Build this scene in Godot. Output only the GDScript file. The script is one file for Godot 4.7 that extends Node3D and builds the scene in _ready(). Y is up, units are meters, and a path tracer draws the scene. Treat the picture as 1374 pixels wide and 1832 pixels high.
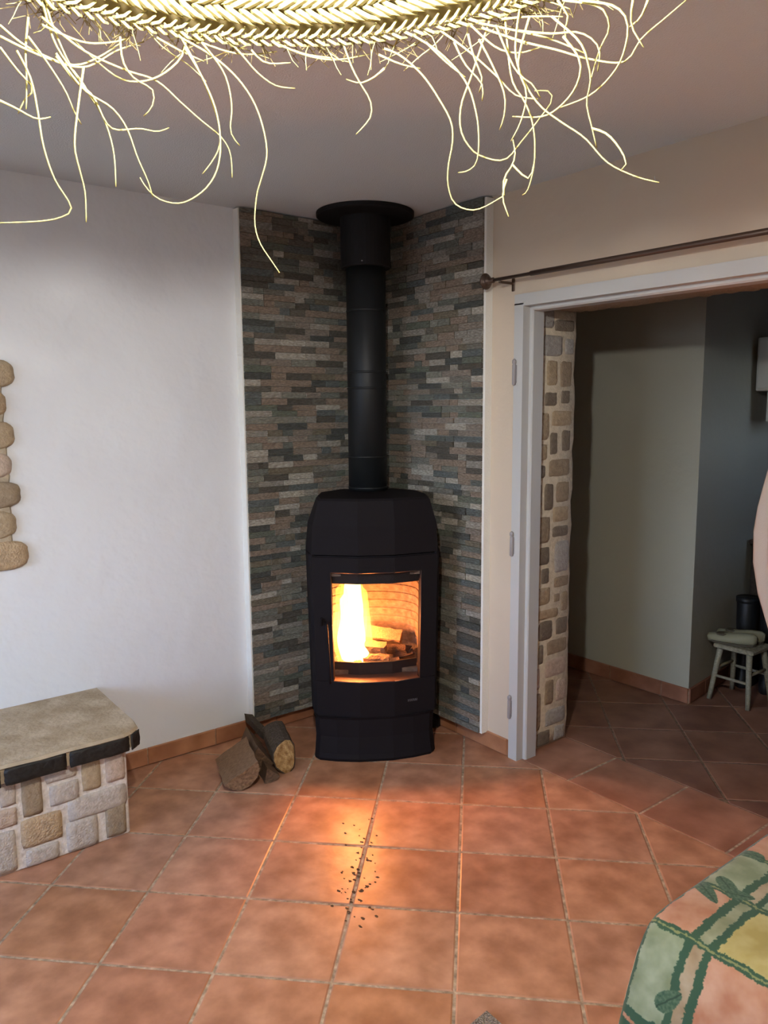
extends Node3D
# A corner wood stove in a slate-clad corner, terracotta floor, straw pendant lamp, doorway to a dim hall.
# Room axes: corner of the two walls at the origin, right-hand wall along +x, left-hand wall along +z, metres.

var rng := RandomNumberGenerator.new()
var M := {}
const STOVE := Vector3(0.286, 0, 0.277)
const STOVE_TURN := 1.0123            # the stove faces the room, turned towards the camera
const LAMP := Vector3(2.58, 2.2, 2.15)  # centre of the straw shade's rim
const CEIL := 2.497
const TILE := 0.344

# ---------------------------------------------------------------- mesh helpers
func begin(smooth := false) -> SurfaceTool:
	var st := SurfaceTool.new()
	st.begin(Mesh.PRIMITIVE_TRIANGLES)
	st.set_smooth_group(0 if smooth else -1)
	return st

func tri(st: SurfaceTool, a: Vector3, b: Vector3, c: Vector3, out: Vector3) -> void:
	if (b - a).cross(c - a).dot(out) > 0.0:
		var t := b
		b = c
		c = t
	st.add_vertex(a)
	st.add_vertex(b)
	st.add_vertex(c)

func quad(st: SurfaceTool, a: Vector3, b: Vector3, c: Vector3, d: Vector3, out: Vector3) -> void:
	tri(st, a, b, c, out)
	tri(st, a, c, d, out)

func mean(ring: PackedVector3Array) -> Vector3:
	var s := Vector3.ZERO
	for p in ring:
		s += p
	return s / ring.size()

func loft(st: SurfaceTool, rings: Array, cap_first := true, cap_last := true) -> void:
	var n: int = rings[0].size()
	for i in rings.size() - 1:
		var r0: PackedVector3Array = rings[i]
		var r1: PackedVector3Array = rings[i + 1]
		var mid := (mean(r0) + mean(r1)) * 0.5
		for j in n:
			var k := (j + 1) % n
			var q := (r0[j] + r0[k] + r1[j] + r1[k]) * 0.25
			quad(st, r0[j], r0[k], r1[k], r1[j], q - mid)
	if cap_first:
		cap(st, rings[0], mean(rings[0]) - mean(rings[1]))
	if cap_last:
		cap(st, rings[-1], mean(rings[-1]) - mean(rings[-2]))

func cap(st: SurfaceTool, ring: PackedVector3Array, out: Vector3) -> void:
	var m := mean(ring)
	for j in ring.size():
		tri(st, m, ring[j], ring[(j + 1) % ring.size()], out)

func box(st: SurfaceTool, lo: Vector3, hi: Vector3, bevel := 0.0) -> void:
	if bevel <= 0.0:
		loft(st, [rect(lo.x, hi.x, lo.z, hi.z, lo.y), rect(lo.x, hi.x, lo.z, hi.z, hi.y)])
		return
	var b := bevel
	loft(st, [rect8(lo.x + b, hi.x - b, lo.z + b, hi.z - b, lo.y, b * 0.4), rect8(lo.x, hi.x, lo.z, hi.z, lo.y + b, b),
		rect8(lo.x, hi.x, lo.z, hi.z, hi.y - b, b), rect8(lo.x + b, hi.x - b, lo.z + b, hi.z - b, hi.y, b * 0.4)])

func rect(x0: float, x1: float, z0: float, z1: float, y: float) -> PackedVector3Array:
	return PackedVector3Array([Vector3(x0, y, z0), Vector3(x1, y, z0), Vector3(x1, y, z1), Vector3(x0, y, z1)])

func rect8(x0: float, x1: float, z0: float, z1: float, y: float, c: float) -> PackedVector3Array:
	return PackedVector3Array([Vector3(x0 + c, y, z0), Vector3(x1 - c, y, z0), Vector3(x1, y, z0 + c), Vector3(x1, y, z1 - c),
		Vector3(x1 - c, y, z1), Vector3(x0 + c, y, z1), Vector3(x0, y, z1 - c), Vector3(x0, y, z0 + c)])

func flat_ring(poly: PackedVector2Array, y: float) -> PackedVector3Array:
	var r := PackedVector3Array()
	for p in poly:
		r.append(Vector3(p.x, y, p.y))
	return r

func circle(c: Vector3, r: float, sides := 24, squash := 1.0) -> PackedVector3Array:
	var a := PackedVector3Array()
	for i in sides:
		var t := TAU * i / sides
		a.append(c + Vector3(cos(t) * r, 0, sin(t) * r * squash))
	return a

func lathe(st: SurfaceTool, c: Vector3, profile: Array, sides := 28, caps := true) -> void:
	var rings := []
	for p in profile:
		rings.append(circle(c + Vector3(0, p[1], 0), maxf(p[0], 0.0005), sides))
	loft(st, rings, caps, caps)

func tube(st: SurfaceTool, pts: PackedVector3Array, r0: float, r1: float, sides := 8) -> void:
	var rings := []
	var side := Vector3.ZERO
	for i in pts.size():
		var d := (pts[mini(i + 1, pts.size() - 1)] - pts[maxi(i - 1, 0)]).normalized()
		if side == Vector3.ZERO:
			side = d.cross(Vector3.UP if absf(d.y) < 0.9 else Vector3.RIGHT).normalized()
		side = (side - d * side.dot(d)).normalized()
		var up := d.cross(side)
		var r := lerpf(r0, r1, float(i) / maxi(pts.size() - 1, 1))
		var ring := PackedVector3Array()
		for j in sides:
			var t := TAU * j / sides
			ring.append(pts[i] + side * cos(t) * r + up * sin(t) * r)
		rings.append(ring)
	loft(st, rings)

func strip(st: SurfaceTool, line: PackedVector2Array, thick: float, y0: float, y1: float) -> void:
	# an upright sheet that follows a plan line; its thickness goes to the left of the line
	var back := PackedVector2Array()
	for i in line.size():
		var d := (line[mini(i + 1, line.size() - 1)] - line[maxi(i - 1, 0)]).normalized()
		back.append(line[i] + Vector2(d.y, -d.x) * thick)
	for i in line.size() - 1:
		var a := line[i]
		var b := line[i + 1]
		var c := back[i + 1]
		var d := back[i]
		var out := Vector3(a.x - d.x, 0, a.y - d.y)
		quad(st, at2(a, y0), at2(b, y0), at2(b, y1), at2(a, y1), out)
		quad(st, at2(d, y0), at2(c, y0), at2(c, y1), at2(d, y1), -out)
		quad(st, at2(a, y1), at2(b, y1), at2(c, y1), at2(d, y1), Vector3.UP)
		quad(st, at2(a, y0), at2(b, y0), at2(c, y0), at2(d, y0), Vector3.DOWN)
	for e in [0, line.size() - 1]:
		var o := line[e] - line[1 if e == 0 else e - 1]
		quad(st, at2(line[e], y0), at2(back[e], y0), at2(back[e], y1), at2(line[e], y1), Vector3(o.x, 0, o.y))

func at2(p: Vector2, y: float) -> Vector3:
	return Vector3(p.x, y, p.y)

# a block of stone lying in the local xy plane, face towards +z, back at z = 0; w, h, depth
func stone_mesh(w: float, h: float, depth: float, rough: float, round_by := 0.16, n := 6) -> ArrayMesh:
	var st := begin(true)
	var g := []
	for i in n + 1:
		var row := PackedVector3Array()
		for j in n + 1:
			var u := -1.0 + 2.0 * j / n
			var v := -1.0 + 2.0 * i / n
			u = signf(u) * pow(absf(u), 0.75)
			v = signf(v) * pow(absf(v), 0.75)
			var x := u * (1.0 - round_by * v * v * v * v)
			var y := v * (1.0 - round_by * u * u * u * u)
			var edge := maxf(absf(u), absf(v))
			var z := depth * (1.0 - 0.55 * pow(edge, 7.0)) + rng.randf_range(-rough, rough) * (0.4 if edge > 0.95 else 1.0)
			row.append(Vector3(x * w * 0.5 + rng.randf_range(-rough, rough), y * h * 0.5 + rng.randf_range(-rough, rough), z))
		g.append(row)
	for i in n:
		for j in n:
			quad(st, g[i][j], g[i][j + 1], g[i + 1][j + 1], g[i + 1][j], Vector3(0, 0, 1))
	for j in n:
		wall_to_back(st, g[0][j], g[0][j + 1], Vector3.DOWN)
		wall_to_back(st, g[n][j], g[n][j + 1], Vector3.UP)
		wall_to_back(st, g[j][0], g[j + 1][0], Vector3.LEFT)
		wall_to_back(st, g[j][n], g[j + 1][n], Vector3.RIGHT)
	return done(st)

func wall_to_back(st: SurfaceTool, a: Vector3, b: Vector3, out: Vector3) -> void:
	quad(st, a, b, Vector3(b.x, b.y, 0), Vector3(a.x, a.y, 0), out)

# a split-face slate slip: a long thin bar with an uneven face
func slip_mesh(w: float, h: float) -> ArrayMesh:
	var st := begin()
	var nx := maxi(2, int(w / 0.045))
	var base := rng.randf_range(0.004, 0.012)
	var g := []
	for i in 3:
		var row := PackedVector3Array()
		for j in nx + 1:
			row.append(Vector3(-w / 2 + w * j / nx, -h / 2 + h * i / 2.0, base + rng.randf_range(-0.0018, 0.0018)))
		g.append(row)
	for i in 2:
		for j in nx:
			quad(st, g[i][j], g[i][j + 1], g[i + 1][j + 1], g[i + 1][j], Vector3(0, 0, 1))
	wall_to_back(st, g[0][0], g[0][nx], Vector3.DOWN)
	wall_to_back(st, g[2][0], g[2][nx], Vector3.UP)
	wall_to_back(st, g[0][0], g[2][0], Vector3.LEFT)
	wall_to_back(st, g[0][nx], g[2][nx], Vector3.RIGHT)
	return done(st)

func done(st: SurfaceTool) -> ArrayMesh:
	st.generate_normals()
	return st.commit()

# the stove's body narrows a little towards its foot
func tapered(st: SurfaceTool) -> ArrayMesh:
	var arrays := done(st).surface_get_arrays(0)
	var v: PackedVector3Array = arrays[Mesh.ARRAY_VERTEX]
	for i in v.size():
		v[i].x *= lerpf(0.95, 1.0, clampf((v[i].y - 0.2) / 0.74, 0.0, 1.0))
	arrays[Mesh.ARRAY_VERTEX] = v
	var m := ArrayMesh.new()
	m.add_surface_from_arrays(Mesh.PRIMITIVE_TRIANGLES, arrays)
	return m

# ---------------------------------------------------------------- node helpers
func part(parent: Node, called: String, mesh: Mesh, m: Material, label := "") -> MeshInstance3D:
	var o := MeshInstance3D.new()
	o.name = called
	if mesh:
		o.mesh = mesh
	if m:
		o.material_override = m
	parent.add_child(o, true)
	if label:
		o.set_meta("label", label)
	return o

func thing(called: String, label: String, category: String, pos := Vector3.ZERO, turn := 0.0, group := "") -> Node3D:
	var o := Node3D.new()
	o.name = called
	o.position = pos
	o.rotation.y = turn
	add_child(o, true)
	return tag(o, label, category, group)

func tag(o: Node3D, label: String, category: String, group := "") -> Node3D:
	o.set_meta("label", label)
	o.set_meta("category", category)
	if group:
		o.set_meta("group", group)
	return o

func setting(called: String, mesh: Mesh, m: Material, label: String, category: String) -> MeshInstance3D:
	var o := part(self, called, mesh, m)
	o.set_meta("kind", "structure")
	tag(o, label, category)
	return o

# ---------------------------------------------------------------- materials
func noise(freq: float, sd: int, lo: Color, hi: Color, size := 512, octaves := 4, cellular := false) -> NoiseTexture2D:
	var f := FastNoiseLite.new()
	f.seed = sd
	f.frequency = freq
	f.noise_type = FastNoiseLite.TYPE_CELLULAR if cellular else FastNoiseLite.TYPE_SIMPLEX_SMOOTH
	f.fractal_octaves = octaves
	var g := Gradient.new()
	g.set_color(0, lo)
	g.set_color(1, hi)
	var t := NoiseTexture2D.new()
	t.width = size
	t.height = size
	t.seamless = true
	t.noise = f
	t.color_ramp = g
	return t

func mat(c: Color, rough := 0.8, tex: Texture2D = null, scale := Vector3.ONE, bump: Texture2D = null, bump_cm := 0.0, world := true) -> StandardMaterial3D:
	var m := StandardMaterial3D.new()
	m.albedo_color = c
	m.roughness = rough
	m.metallic_specular = 0.4
	if tex or bump:
		m.uv1_triplanar = true
		m.uv1_world_triplanar = world
		m.uv1_scale = scale
	if tex:
		m.albedo_texture = tex
	if bump:
		m.heightmap_enabled = true
		m.heightmap_texture = bump
		m.heightmap_scale = bump_cm
	return m

func rgb(r: int, g: int, b: int) -> Color:
	return Color8(r, g, b)

func make_materials() -> void:
	var grain := noise(0.02, 3, Color(0.62, 0.6, 0.58), Color(1, 1, 1), 512, 5)
	var blotch := noise(0.006, 8, Color(0.76, 0.71, 0.68), Color(1, 1, 1), 512, 6)
	var soft := noise(0.02, 13, Color(0.82, 0.81, 0.8), Color(1, 1, 1), 512, 5)
	var fine := noise(0.05, 5, Color(0, 0, 0), Color(1, 1, 1), 512, 4)
	var coarse := noise(0.012, 11, Color(0, 0, 0), Color(1, 1, 1), 512, 4)
	var streak := noise(0.03, 21, Color(0.6, 0.58, 0.55), Color(1, 1, 1), 512, 4)
	M.grain = grain
	M.fine = fine
	M.plaster = mat(rgb(228, 230, 230), 0.9, null, Vector3.ONE * 1.1, coarse, 0.5)
	M.plaster.heightmap_scale = 0.32
	M.cream = mat(rgb(204, 188, 166), 0.85, null, Vector3.ONE * 2.0, coarse, 0.12)
	M.ceiling = mat(rgb(212, 218, 220), 0.95, null, Vector3.ONE * 5.0, fine, 0.12)
	M.white_edge = mat(rgb(232, 230, 220), 0.8, null, Vector3.ONE * 3.0, fine, 0.1)
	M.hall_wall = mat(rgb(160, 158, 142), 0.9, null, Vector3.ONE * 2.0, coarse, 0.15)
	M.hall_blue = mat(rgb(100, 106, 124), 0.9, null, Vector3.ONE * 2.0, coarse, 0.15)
	M.grout = mat(rgb(206, 184, 158), 0.95, grain, Vector3.ONE * 3.0, fine, 0.1)
	M.mortar = mat(rgb(240, 232, 222), 0.95, soft, Vector3.ONE * 3.0, fine, 0.25)
	M.mortar_tan = mat(rgb(218, 206, 182), 0.95, soft, Vector3.ONE * 3.0, fine, 0.25)
	M.tiles = []
	for c in [rgb(197, 146, 116), rgb(203, 152, 120), rgb(190, 138, 108), rgb(203, 156, 126), rgb(193, 142, 108), rgb(197, 150, 122)]:
		var m := mat(c, 0.37, blotch, Vector3.ONE * 2.1, coarse, 0.06)
		m.metallic_specular = 0.42
		M.tiles.append(m)
	M.hall_tiles = []  # browner tiles, with the dimness of the hall put into their colour
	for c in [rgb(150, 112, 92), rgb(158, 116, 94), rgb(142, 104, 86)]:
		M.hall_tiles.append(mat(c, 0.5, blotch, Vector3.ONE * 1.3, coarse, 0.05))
	M.sill_tiles = []  # doorway tiles, darkened in colour for the dimmer floor there
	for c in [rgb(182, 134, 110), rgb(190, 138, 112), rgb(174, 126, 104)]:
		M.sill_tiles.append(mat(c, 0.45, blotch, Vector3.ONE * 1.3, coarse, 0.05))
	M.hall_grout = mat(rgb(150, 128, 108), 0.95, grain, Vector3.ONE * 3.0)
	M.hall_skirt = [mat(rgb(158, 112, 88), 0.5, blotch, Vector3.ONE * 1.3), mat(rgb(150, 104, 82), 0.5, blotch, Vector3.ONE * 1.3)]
	M.skirt = []
	for c in [rgb(184, 130, 96), rgb(192, 138, 102), rgb(178, 124, 92)]:
		M.skirt.append(mat(c, 0.5, blotch, Vector3.ONE * 1.3, coarse, 0.05))
	M.slate = []
	for c in [rgb(125, 129, 120), rgb(140, 143, 133), rgb(114, 120, 114), rgb(154, 154, 142), rgb(184, 178, 166), rgb(121, 128, 115), rgb(122, 118, 108), rgb(95, 98, 94), rgb(157, 147, 135), rgb(201, 196, 183), rgb(137, 129, 111), rgb(116, 123, 121), rgb(140, 138, 128), rgb(170, 166, 156), rgb(104, 100, 91), rgb(163, 147, 131)]:
		M.slate.append(mat(c, 0.72, streak, Vector3(2.5, 9.0, 2.5), fine, 0.25))
	M.stone = {}
	M.stone.grey = mat(rgb(186, 182, 174), 0.9, soft, Vector3.ONE * 3.5, fine, 0.3)
	M.stone.brown = mat(rgb(168, 150, 126), 0.9, soft, Vector3.ONE * 3.5, fine, 0.3)
	M.stone.tan = mat(rgb(192, 172, 142), 0.9, soft, Vector3.ONE * 3.5, fine, 0.3)
	M.stone.dark = mat(rgb(138, 126, 110), 0.9, soft, Vector3.ONE * 3.5, fine, 0.3)
	M.stone.pale = mat(rgb(206, 196, 184), 0.9, soft, Vector3.ONE * 3.5, fine, 0.3)
	M.stone.pink = mat(rgb(208, 188, 170), 0.9, soft, Vector3.ONE * 3.5, fine, 0.3)
	M.stone.honey = mat(rgb(202, 176, 142), 0.9, soft, Vector3.ONE * 3.5, fine, 0.5)
	M.slab = mat(rgb(194, 178, 154), 0.85, noise(0.008, 31, Color(0.8, 0.77, 0.72), Color(1, 1, 1), 512, 5), Vector3.ONE * 1.4, fine, 0.3)
	M.black_brick = mat(rgb(44, 42, 40), 0.55, grain, Vector3.ONE * 4.0, coarse, 0.3)
	M.iron = mat(rgb(29, 26, 28), 0.62, null, Vector3.ONE * 8.0, fine, 0.015)
	M.iron.metallic_specular = 0.16
	M.iron_dark = mat(rgb(18, 17, 18), 0.7)
	M.pipe = mat(rgb(20, 22, 23), 0.5)
	M.rim_steel = mat(rgb(92, 74, 66), 0.45)
	M.rim_steel.metallic = 0.5
	M.liner = mat(rgb(122, 108, 96), 0.95, grain, Vector3.ONE * 3.0, fine, 0.2)
	M.glass = mat(Color(0.3, 0.22, 0.18, 0.04), 0.04)
	M.glass.metallic_specular = 0.12
	M.glass.transparency = BaseMaterial3D.TRANSPARENCY_ALPHA
	M.flame_core = mat(rgb(255, 210, 130), 0.9)
	M.flame_core.emission_enabled = true
	M.flame_core.emission = rgb(255, 222, 150)
	M.flame_core.emission_energy_multiplier = 4.2
	M.flame_outer = mat(Color(1.0, 0.8, 0.5, 0.12), 0.9)
	M.flame_outer.transparency = BaseMaterial3D.TRANSPARENCY_ALPHA
	M.flame_outer.emission_enabled = true
	M.flame_outer.emission = rgb(255, 180, 84)
	M.flame_outer.emission_energy_multiplier = 1.4
	M.ember = mat(rgb(220, 120, 60), 0.9)
	M.ember.emission_enabled = true
	M.ember.emission = rgb(255, 150, 62)
	M.ember.emission_energy_multiplier = 2.6
	M.fire_log = mat(rgb(158, 128, 98), 0.9, streak, Vector3(4, 4, 12), fine, 0.5)
	M.charred = mat(rgb(62, 46, 38), 0.95, grain, Vector3.ONE * 5.0, fine, 0.6)
	M.split_wood = mat(rgb(156, 122, 92), 0.85, streak, Vector3(12, 4, 3), fine, 0.4)
	M.split_dark = mat(rgb(120, 94, 72), 0.85, streak, Vector3(12, 4, 3), fine, 0.4)
	M.bark = mat(rgb(106, 92, 80), 0.95, grain, Vector3.ONE * 6.0, fine, 1.0)
	M.cut_wood = mat(rgb(222, 192, 140), 0.85, noise(0.02, 77, Color(0.5, 0.38, 0.26), Color(1, 1, 1), 256, 4), Vector3.ONE * 6.0, fine, 0.5)
	M.frame_paint = mat(rgb(188, 188, 184), 0.5)
	M.hinge = mat(rgb(150, 146, 146), 0.4)
	M.rod = mat(rgb(92, 76, 66), 0.4)
	M.rod.metallic = 0.6
	M.curtain = mat(rgb(156, 146, 138), 0.9, null, Vector3.ONE * 6.0, fine, 0.05)
	M.curtain.backlight_enabled = true
	M.curtain.backlight = Color(0.2, 0.18, 0.16)
	M.straw = mat(rgb(196, 184, 118), 0.8)
	M.straw.backlight_enabled = true
	M.straw.backlight = Color(0.2, 0.18, 0.08)
	M.straw_shaded = mat(rgb(140, 124, 84), 0.85)  # darker copy of the straw, shade outside and between braids painted in
	M.bulb = mat(rgb(255, 250, 235), 0.5)
	M.bulb.emission_enabled = true
	M.bulb.emission = rgb(255, 246, 226)
	M.bulb.emission_energy_multiplier = 6.0
	M.white_plastic = mat(rgb(230, 228, 222), 0.5)
	M.stool = mat(rgb(166, 162, 140), 0.6, streak, Vector3(3, 12, 3))
	M.shoe = mat(rgb(136, 134, 110), 0.7)
	M.shoe_in = mat(rgb(80, 74, 60), 0.8)
	M.rubber = mat(rgb(22, 23, 24), 0.5)
	M.dark_wood = mat(rgb(66, 56, 50), 0.6, streak, Vector3(3, 12, 3))
	M.grey_wood = mat(rgb(176, 178, 170), 0.6)
	M.rug = mat(rgb(186, 176, 164), 0.95, noise(0.09, 61, Color(0.45, 0.44, 0.42), Color(1, 1, 1), 256, 3), Vector3.ONE * 6.0, fine, 0.6)
	M.quilt = quilt_material()
	M.upholstery = mat(rgb(214, 190, 150), 0.9, null, Vector3.ONE * 10.0, fine, 0.1)

# the print of the cover: checks of sage, peach and yellow between dark green double stripes, with leaves
func quilt_material() -> StandardMaterial3D:
	var w := 420
	var h := 720
	var img := Image.create(w, h, false, Image.FORMAT_RGB8)
	var wob := FastNoiseLite.new()
	wob.seed = 9
	wob.frequency = 0.03
	var ragged := FastNoiseLite.new()
	ragged.seed = 4
	ragged.frequency = 0.16
	var sage := rgb(116, 122, 98)
	var peach := rgb(158, 112, 88)
	var yellow := rgb(154, 138, 86)
	var green := rgb(36, 64, 46)
	var cream := rgb(190, 172, 136)
	var cols := [0.0, 0.012, 0.105, 0.145, 0.30, 0.34, 0.49, 0.53, 0.68, 0.72, 0.9]
	var rows := [-0.2, -0.02, 0.165, 0.345, 0.53, 0.72, 0.745, 0.94, 1.12, 1.3, 1.5]
	for py in h:
		for px in w:
			var x := px * 0.002 + wob.get_noise_2d(px, py) * 0.006
			var y := py * 0.002 + wob.get_noise_2d(px + 500, py) * 0.006
			var i := 0
			while i < cols.size() - 2 and x > cols[i + 1]:
				i += 1
			var j := 0
			while j < rows.size() - 2 and y > rows[j + 1]:
				j += 1
			var pick: int = [[1, 1, 0, 1, 0, 1, 1, 0, 2, 1], [2, 0, 0, 2, 1, 0, 0, 1, 0, 2], [0, 1, 2, 0, 2, 1, 2, 0, 1, 0]][((i - 1) / 2) % 3][j % 10] if i > 0 else 0
			var c := sage if pick == 0 else peach if pick == 1 else yellow
			if i == 0:
				c = cream
			elif i % 2 == 0:
				c = sage.lerp(peach, 0.5 if j % 2 == 0 else 0.1)
			c = c.lerp(Color(1, 1, 0.95), clampf(wob.get_noise_2d(px * 0.7, py * 0.7 + 90) * 0.25, -0.1, 0.12))
			var rag := ragged.get_noise_2d(px, py) * 0.004
			for k in range(1, cols.size()):
				if absf(x - cols[k]) + rag < (0.0055 if k == 1 else 0.0085):
					c = green
			for k in range(1, rows.size()):
				var dy := absf(y - rows[k]) + rag
				if dy < 0.009:
					c = green if dy > 0.0025 or k == 5 or k == 6 else yellow.lerp(green, 0.35)
			img.set_pixel(px, py, c)
	for k in 26:
		var cx := rng.randf_range(0.03, 0.8)
		var cy := rng.randf_range(0.05, 1.4)
		if k < 4:
			cx = [0.045, 0.075, 0.03, 0.2][k]
			cy = [0.37, 0.325, 0.16, 0.86][k]
		var a := rng.randf_range(0.0, TAU) if k > 1 else 0.6
		var ln := rng.randf_range(0.03, 0.048)
		for py in range(int((cy - 0.05) / 0.002), int((cy + 0.05) / 0.002)):
			for px in range(int((cx - 0.05) / 0.002), int((cx + 0.05) / 0.002)):
				if px < 0 or py < 0 or px >= w or py >= h:
					continue
				var d := Vector2(px * 0.002 - cx, py * 0.002 - cy).rotated(-a)
				var t := d.x / ln
				if absf(t) < 1.0 and absf(d.y) < 0.017 * sqrt(1.0 - t * t) * (1.0 - 0.35 * t):
					img.set_pixel(px, py, green.lerp(sage, 0.25 + ragged.get_noise_2d(px * 1.5, py * 1.5) * 0.5) if absf(d.y) > 0.0015 else green.darkened(0.2))
	var m := StandardMaterial3D.new()
	m.albedo_texture = ImageTexture.create_from_image(img)
	m.roughness = 0.92
	m.rim_enabled = true
	m.rim = 0.2
	return m

# ---------------------------------------------------------------- the picture
func _ready() -> void:
	rng.seed = 20
	var cam := Camera3D.new()
	cam.name = "camera"
	cam.fov = 66.72
	cam.near = 0.05
	cam.transform = Transform3D(Basis(Vector3(0.61941, -0.00757, -0.78503), Vector3(-0.10026, 0.991, -0.08866), Vector3(0.77864, 0.13363, 0.61308)), Vector3(3.2994, 1.6004, 2.551))
	add_child(cam)
	cam.current = true
	var env := Environment.new()
	env.background_mode = Environment.BG_SKY
	var sky := ProceduralSkyMaterial.new()
	sky.sky_top_color = rgb(120, 150, 200)
	sky.sky_horizon_color = rgb(190, 205, 225)
	sky.ground_bottom_color = rgb(70, 76, 84)
	sky.ground_horizon_color = rgb(150, 160, 175)
	sky.sky_energy_multiplier = 4.5
	sky.ground_energy_multiplier = 4.0
	env.sky = Sky.new()
	env.sky.sky_material = sky
	env.tonemap_mode = Environment.TONE_MAPPER_LINEAR
	env.tonemap_exposure = 0.92
	env.sdfgi_enabled = true
	env.ssao_enabled = true
	env.ssil_enabled = true
	var we := WorldEnvironment.new()
	we.name = "world"
	we.environment = env
	add_child(we)
	make_materials()
	build_shell()
	build_floor()
	build_cladding()
	build_jamb_stones()
	build_door_frame()
	build_skirting()
	build_hall()
	build_stove()
	build_fire()
	build_pipe()
	build_lamp()
	build_bench()
	build_quoins()
	build_sofa()
	build_curtain()
	build_stool()
	build_hall_things()
	build_firewood()
	build_rug()
	build_tile_chips()
	build_hook()

func lamp_light(called: String, pos: Vector3, c: Color, energy: float, size: float, parent: Node) -> OmniLight3D:
	var l := OmniLight3D.new()
	l.name = called
	l.position = pos
	l.light_color = c
	l.light_energy = energy
	l.light_size = size
	l.omni_range = 12.0
	l.omni_attenuation = 2.0
	l.shadow_enabled = true
	parent.add_child(l)
	return l

# ---------------------------------------------------------------- room shell
func build_shell() -> void:
	var st := begin()
	box(st, Vector3(-0.15, -0.1, -0.37), Vector3(0, CEIL, 5.0))
	setting("wall_left", done(st), M.plaster, "white wall of hand-trowelled plaster left of the stove corner", "wall")
	st = begin()
	box(st, Vector3(0, -0.1, -0.37), Vector3(1.0, CEIL, 0))
	box(st, Vector3(2.25, -0.1, -0.37), Vector3(5.2, CEIL, 0))
	box(st, Vector3(1.0, 2.035, -0.37), Vector3(2.25, CEIL, 0))
	setting("wall_right", done(st), M.cream, "cream painted wall with the open doorway right of the stove", "wall")
	st = begin()
	box(st, Vector3(-0.75, CEIL, -2.75), Vector3(5.35, CEIL + 0.12, 5.15))
	setting("ceiling", done(st), M.ceiling, "plain painted ceiling above the stove pipe and straw lamp", "ceiling")
	st = begin()
	box(st, Vector3(5.2, -0.1, -0.37), Vector3(5.35, CEIL, 5.0))
	setting("wall_back", done(st), M.plaster, "plain white plaster wall behind the viewer", "wall")
	st = begin()
	box(st, Vector3(-0.15, -0.1, 5.0), Vector3(0.7, CEIL, 5.15))
	box(st, Vector3(2.5, -0.1, 5.0), Vector3(5.35, CEIL, 5.15))
	box(st, Vector3(0.7, -0.1, 5.0), Vector3(2.5, 0.7, 5.15))
	box(st, Vector3(0.7, 2.15, 5.0), Vector3(2.5, CEIL, 5.15))
	setting("wall_front", done(st), M.plaster, "white plaster wall with the added window, facing the doorway behind the viewer", "wall")
	var win := part(self, "window_1", null, null)  # out of view, added to fill the room with cool daylight
	win.set_meta("kind", "structure")
	tag(win, "wide unseen window behind the viewer, added for cool evening fill light", "window")
	st = begin()
	for y in [0.7, 1.4, 2.1]:
		box(st, Vector3(0.7, y, 5.04), Vector3(2.5, y + 0.05, 5.1))
	for x in [0.7, 1.575, 2.45]:
		box(st, Vector3(x, 0.7, 5.04), Vector3(x + 0.05, 2.15, 5.1))
	part(win, "window_frame", done(st), M.white_plastic)
	st = begin()
	box(st, Vector3(0.72, 0.72, 5.068), Vector3(2.48, 2.13, 5.072))
	part(win, "pane", done(st), M.glass)

func clip_tile(c: Vector2, half: float, turn: float, area: PackedVector2Array) -> PackedVector2Array:
	var sq := PackedVector2Array()
	for k in 4:
		sq.append(c + Vector2(half, half).rotated(turn + k * PI / 2))
	var cut := Geometry2D.intersect_polygons(sq, area)
	return cut[0] if cut.size() else PackedVector2Array()

func tile_field(parent: Node, origin: Vector2, turn: float, pitch: float, area: PackedVector2Array, reach: Rect2, mats: Array, top := 0.0) -> void:
	var half := pitch * 0.5 - 0.0045
	var full := begin(true)
	slab_of(full, PackedVector2Array([Vector2(-half, -half), Vector2(half, -half), Vector2(half, half), Vector2(-half, half)]), 0.0)
	var whole := done(full)
	var ex := Vector2(pitch, 0).rotated(turn)
	var ey := Vector2(0, pitch).rotated(turn)
	for i in range(-24, 25):
		for j in range(-24, 25):
			var c := origin + ex * i + ey * j
			if not reach.grow(0.25).has_point(c):
				continue
			var poly := clip_tile(c, half, turn, area)
			if poly.size() < 3:
				continue
			var o: MeshInstance3D
			var m: Material = mats[rng.randi() % mats.size()]
			var size := 0.0
			for k in poly.size():
				size += poly[k].cross(poly[(k + 1) % poly.size()]) * 0.5
			if absf(size) < 0.0012:
				continue
			if absf(absf(size) - 4.0 * half * half) < 0.0004:
				o = part(parent, "tile", whole, m)
				o.position = Vector3(c.x, top, c.y)
				o.rotation = Vector3(rng.randf_range(-0.002, 0.002), -turn, rng.randf_range(-0.002, 0.002))
			else:
				var st := begin(true)
				slab_of(st, poly, top)
				o = part(parent, "tile", done(st), m)

func slab_of(st: SurfaceTool, poly: PackedVector2Array, top: float) -> void:
	if Geometry2D.is_polygon_clockwise(poly):
		poly.reverse()
	var m := Vector2.ZERO
	for p in poly:
		m += p / poly.size()
	var inner := PackedVector2Array()
	for p in poly:
		inner.append(p + (m - p).normalized() * minf(0.006, (m - p).length() * 0.3))
	st.set_smooth_group(-1)
	loft(st, [flat_ring(poly, top - 0.012), flat_ring(poly, top - 0.0018), flat_ring(inner, top)], false, true)

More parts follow.
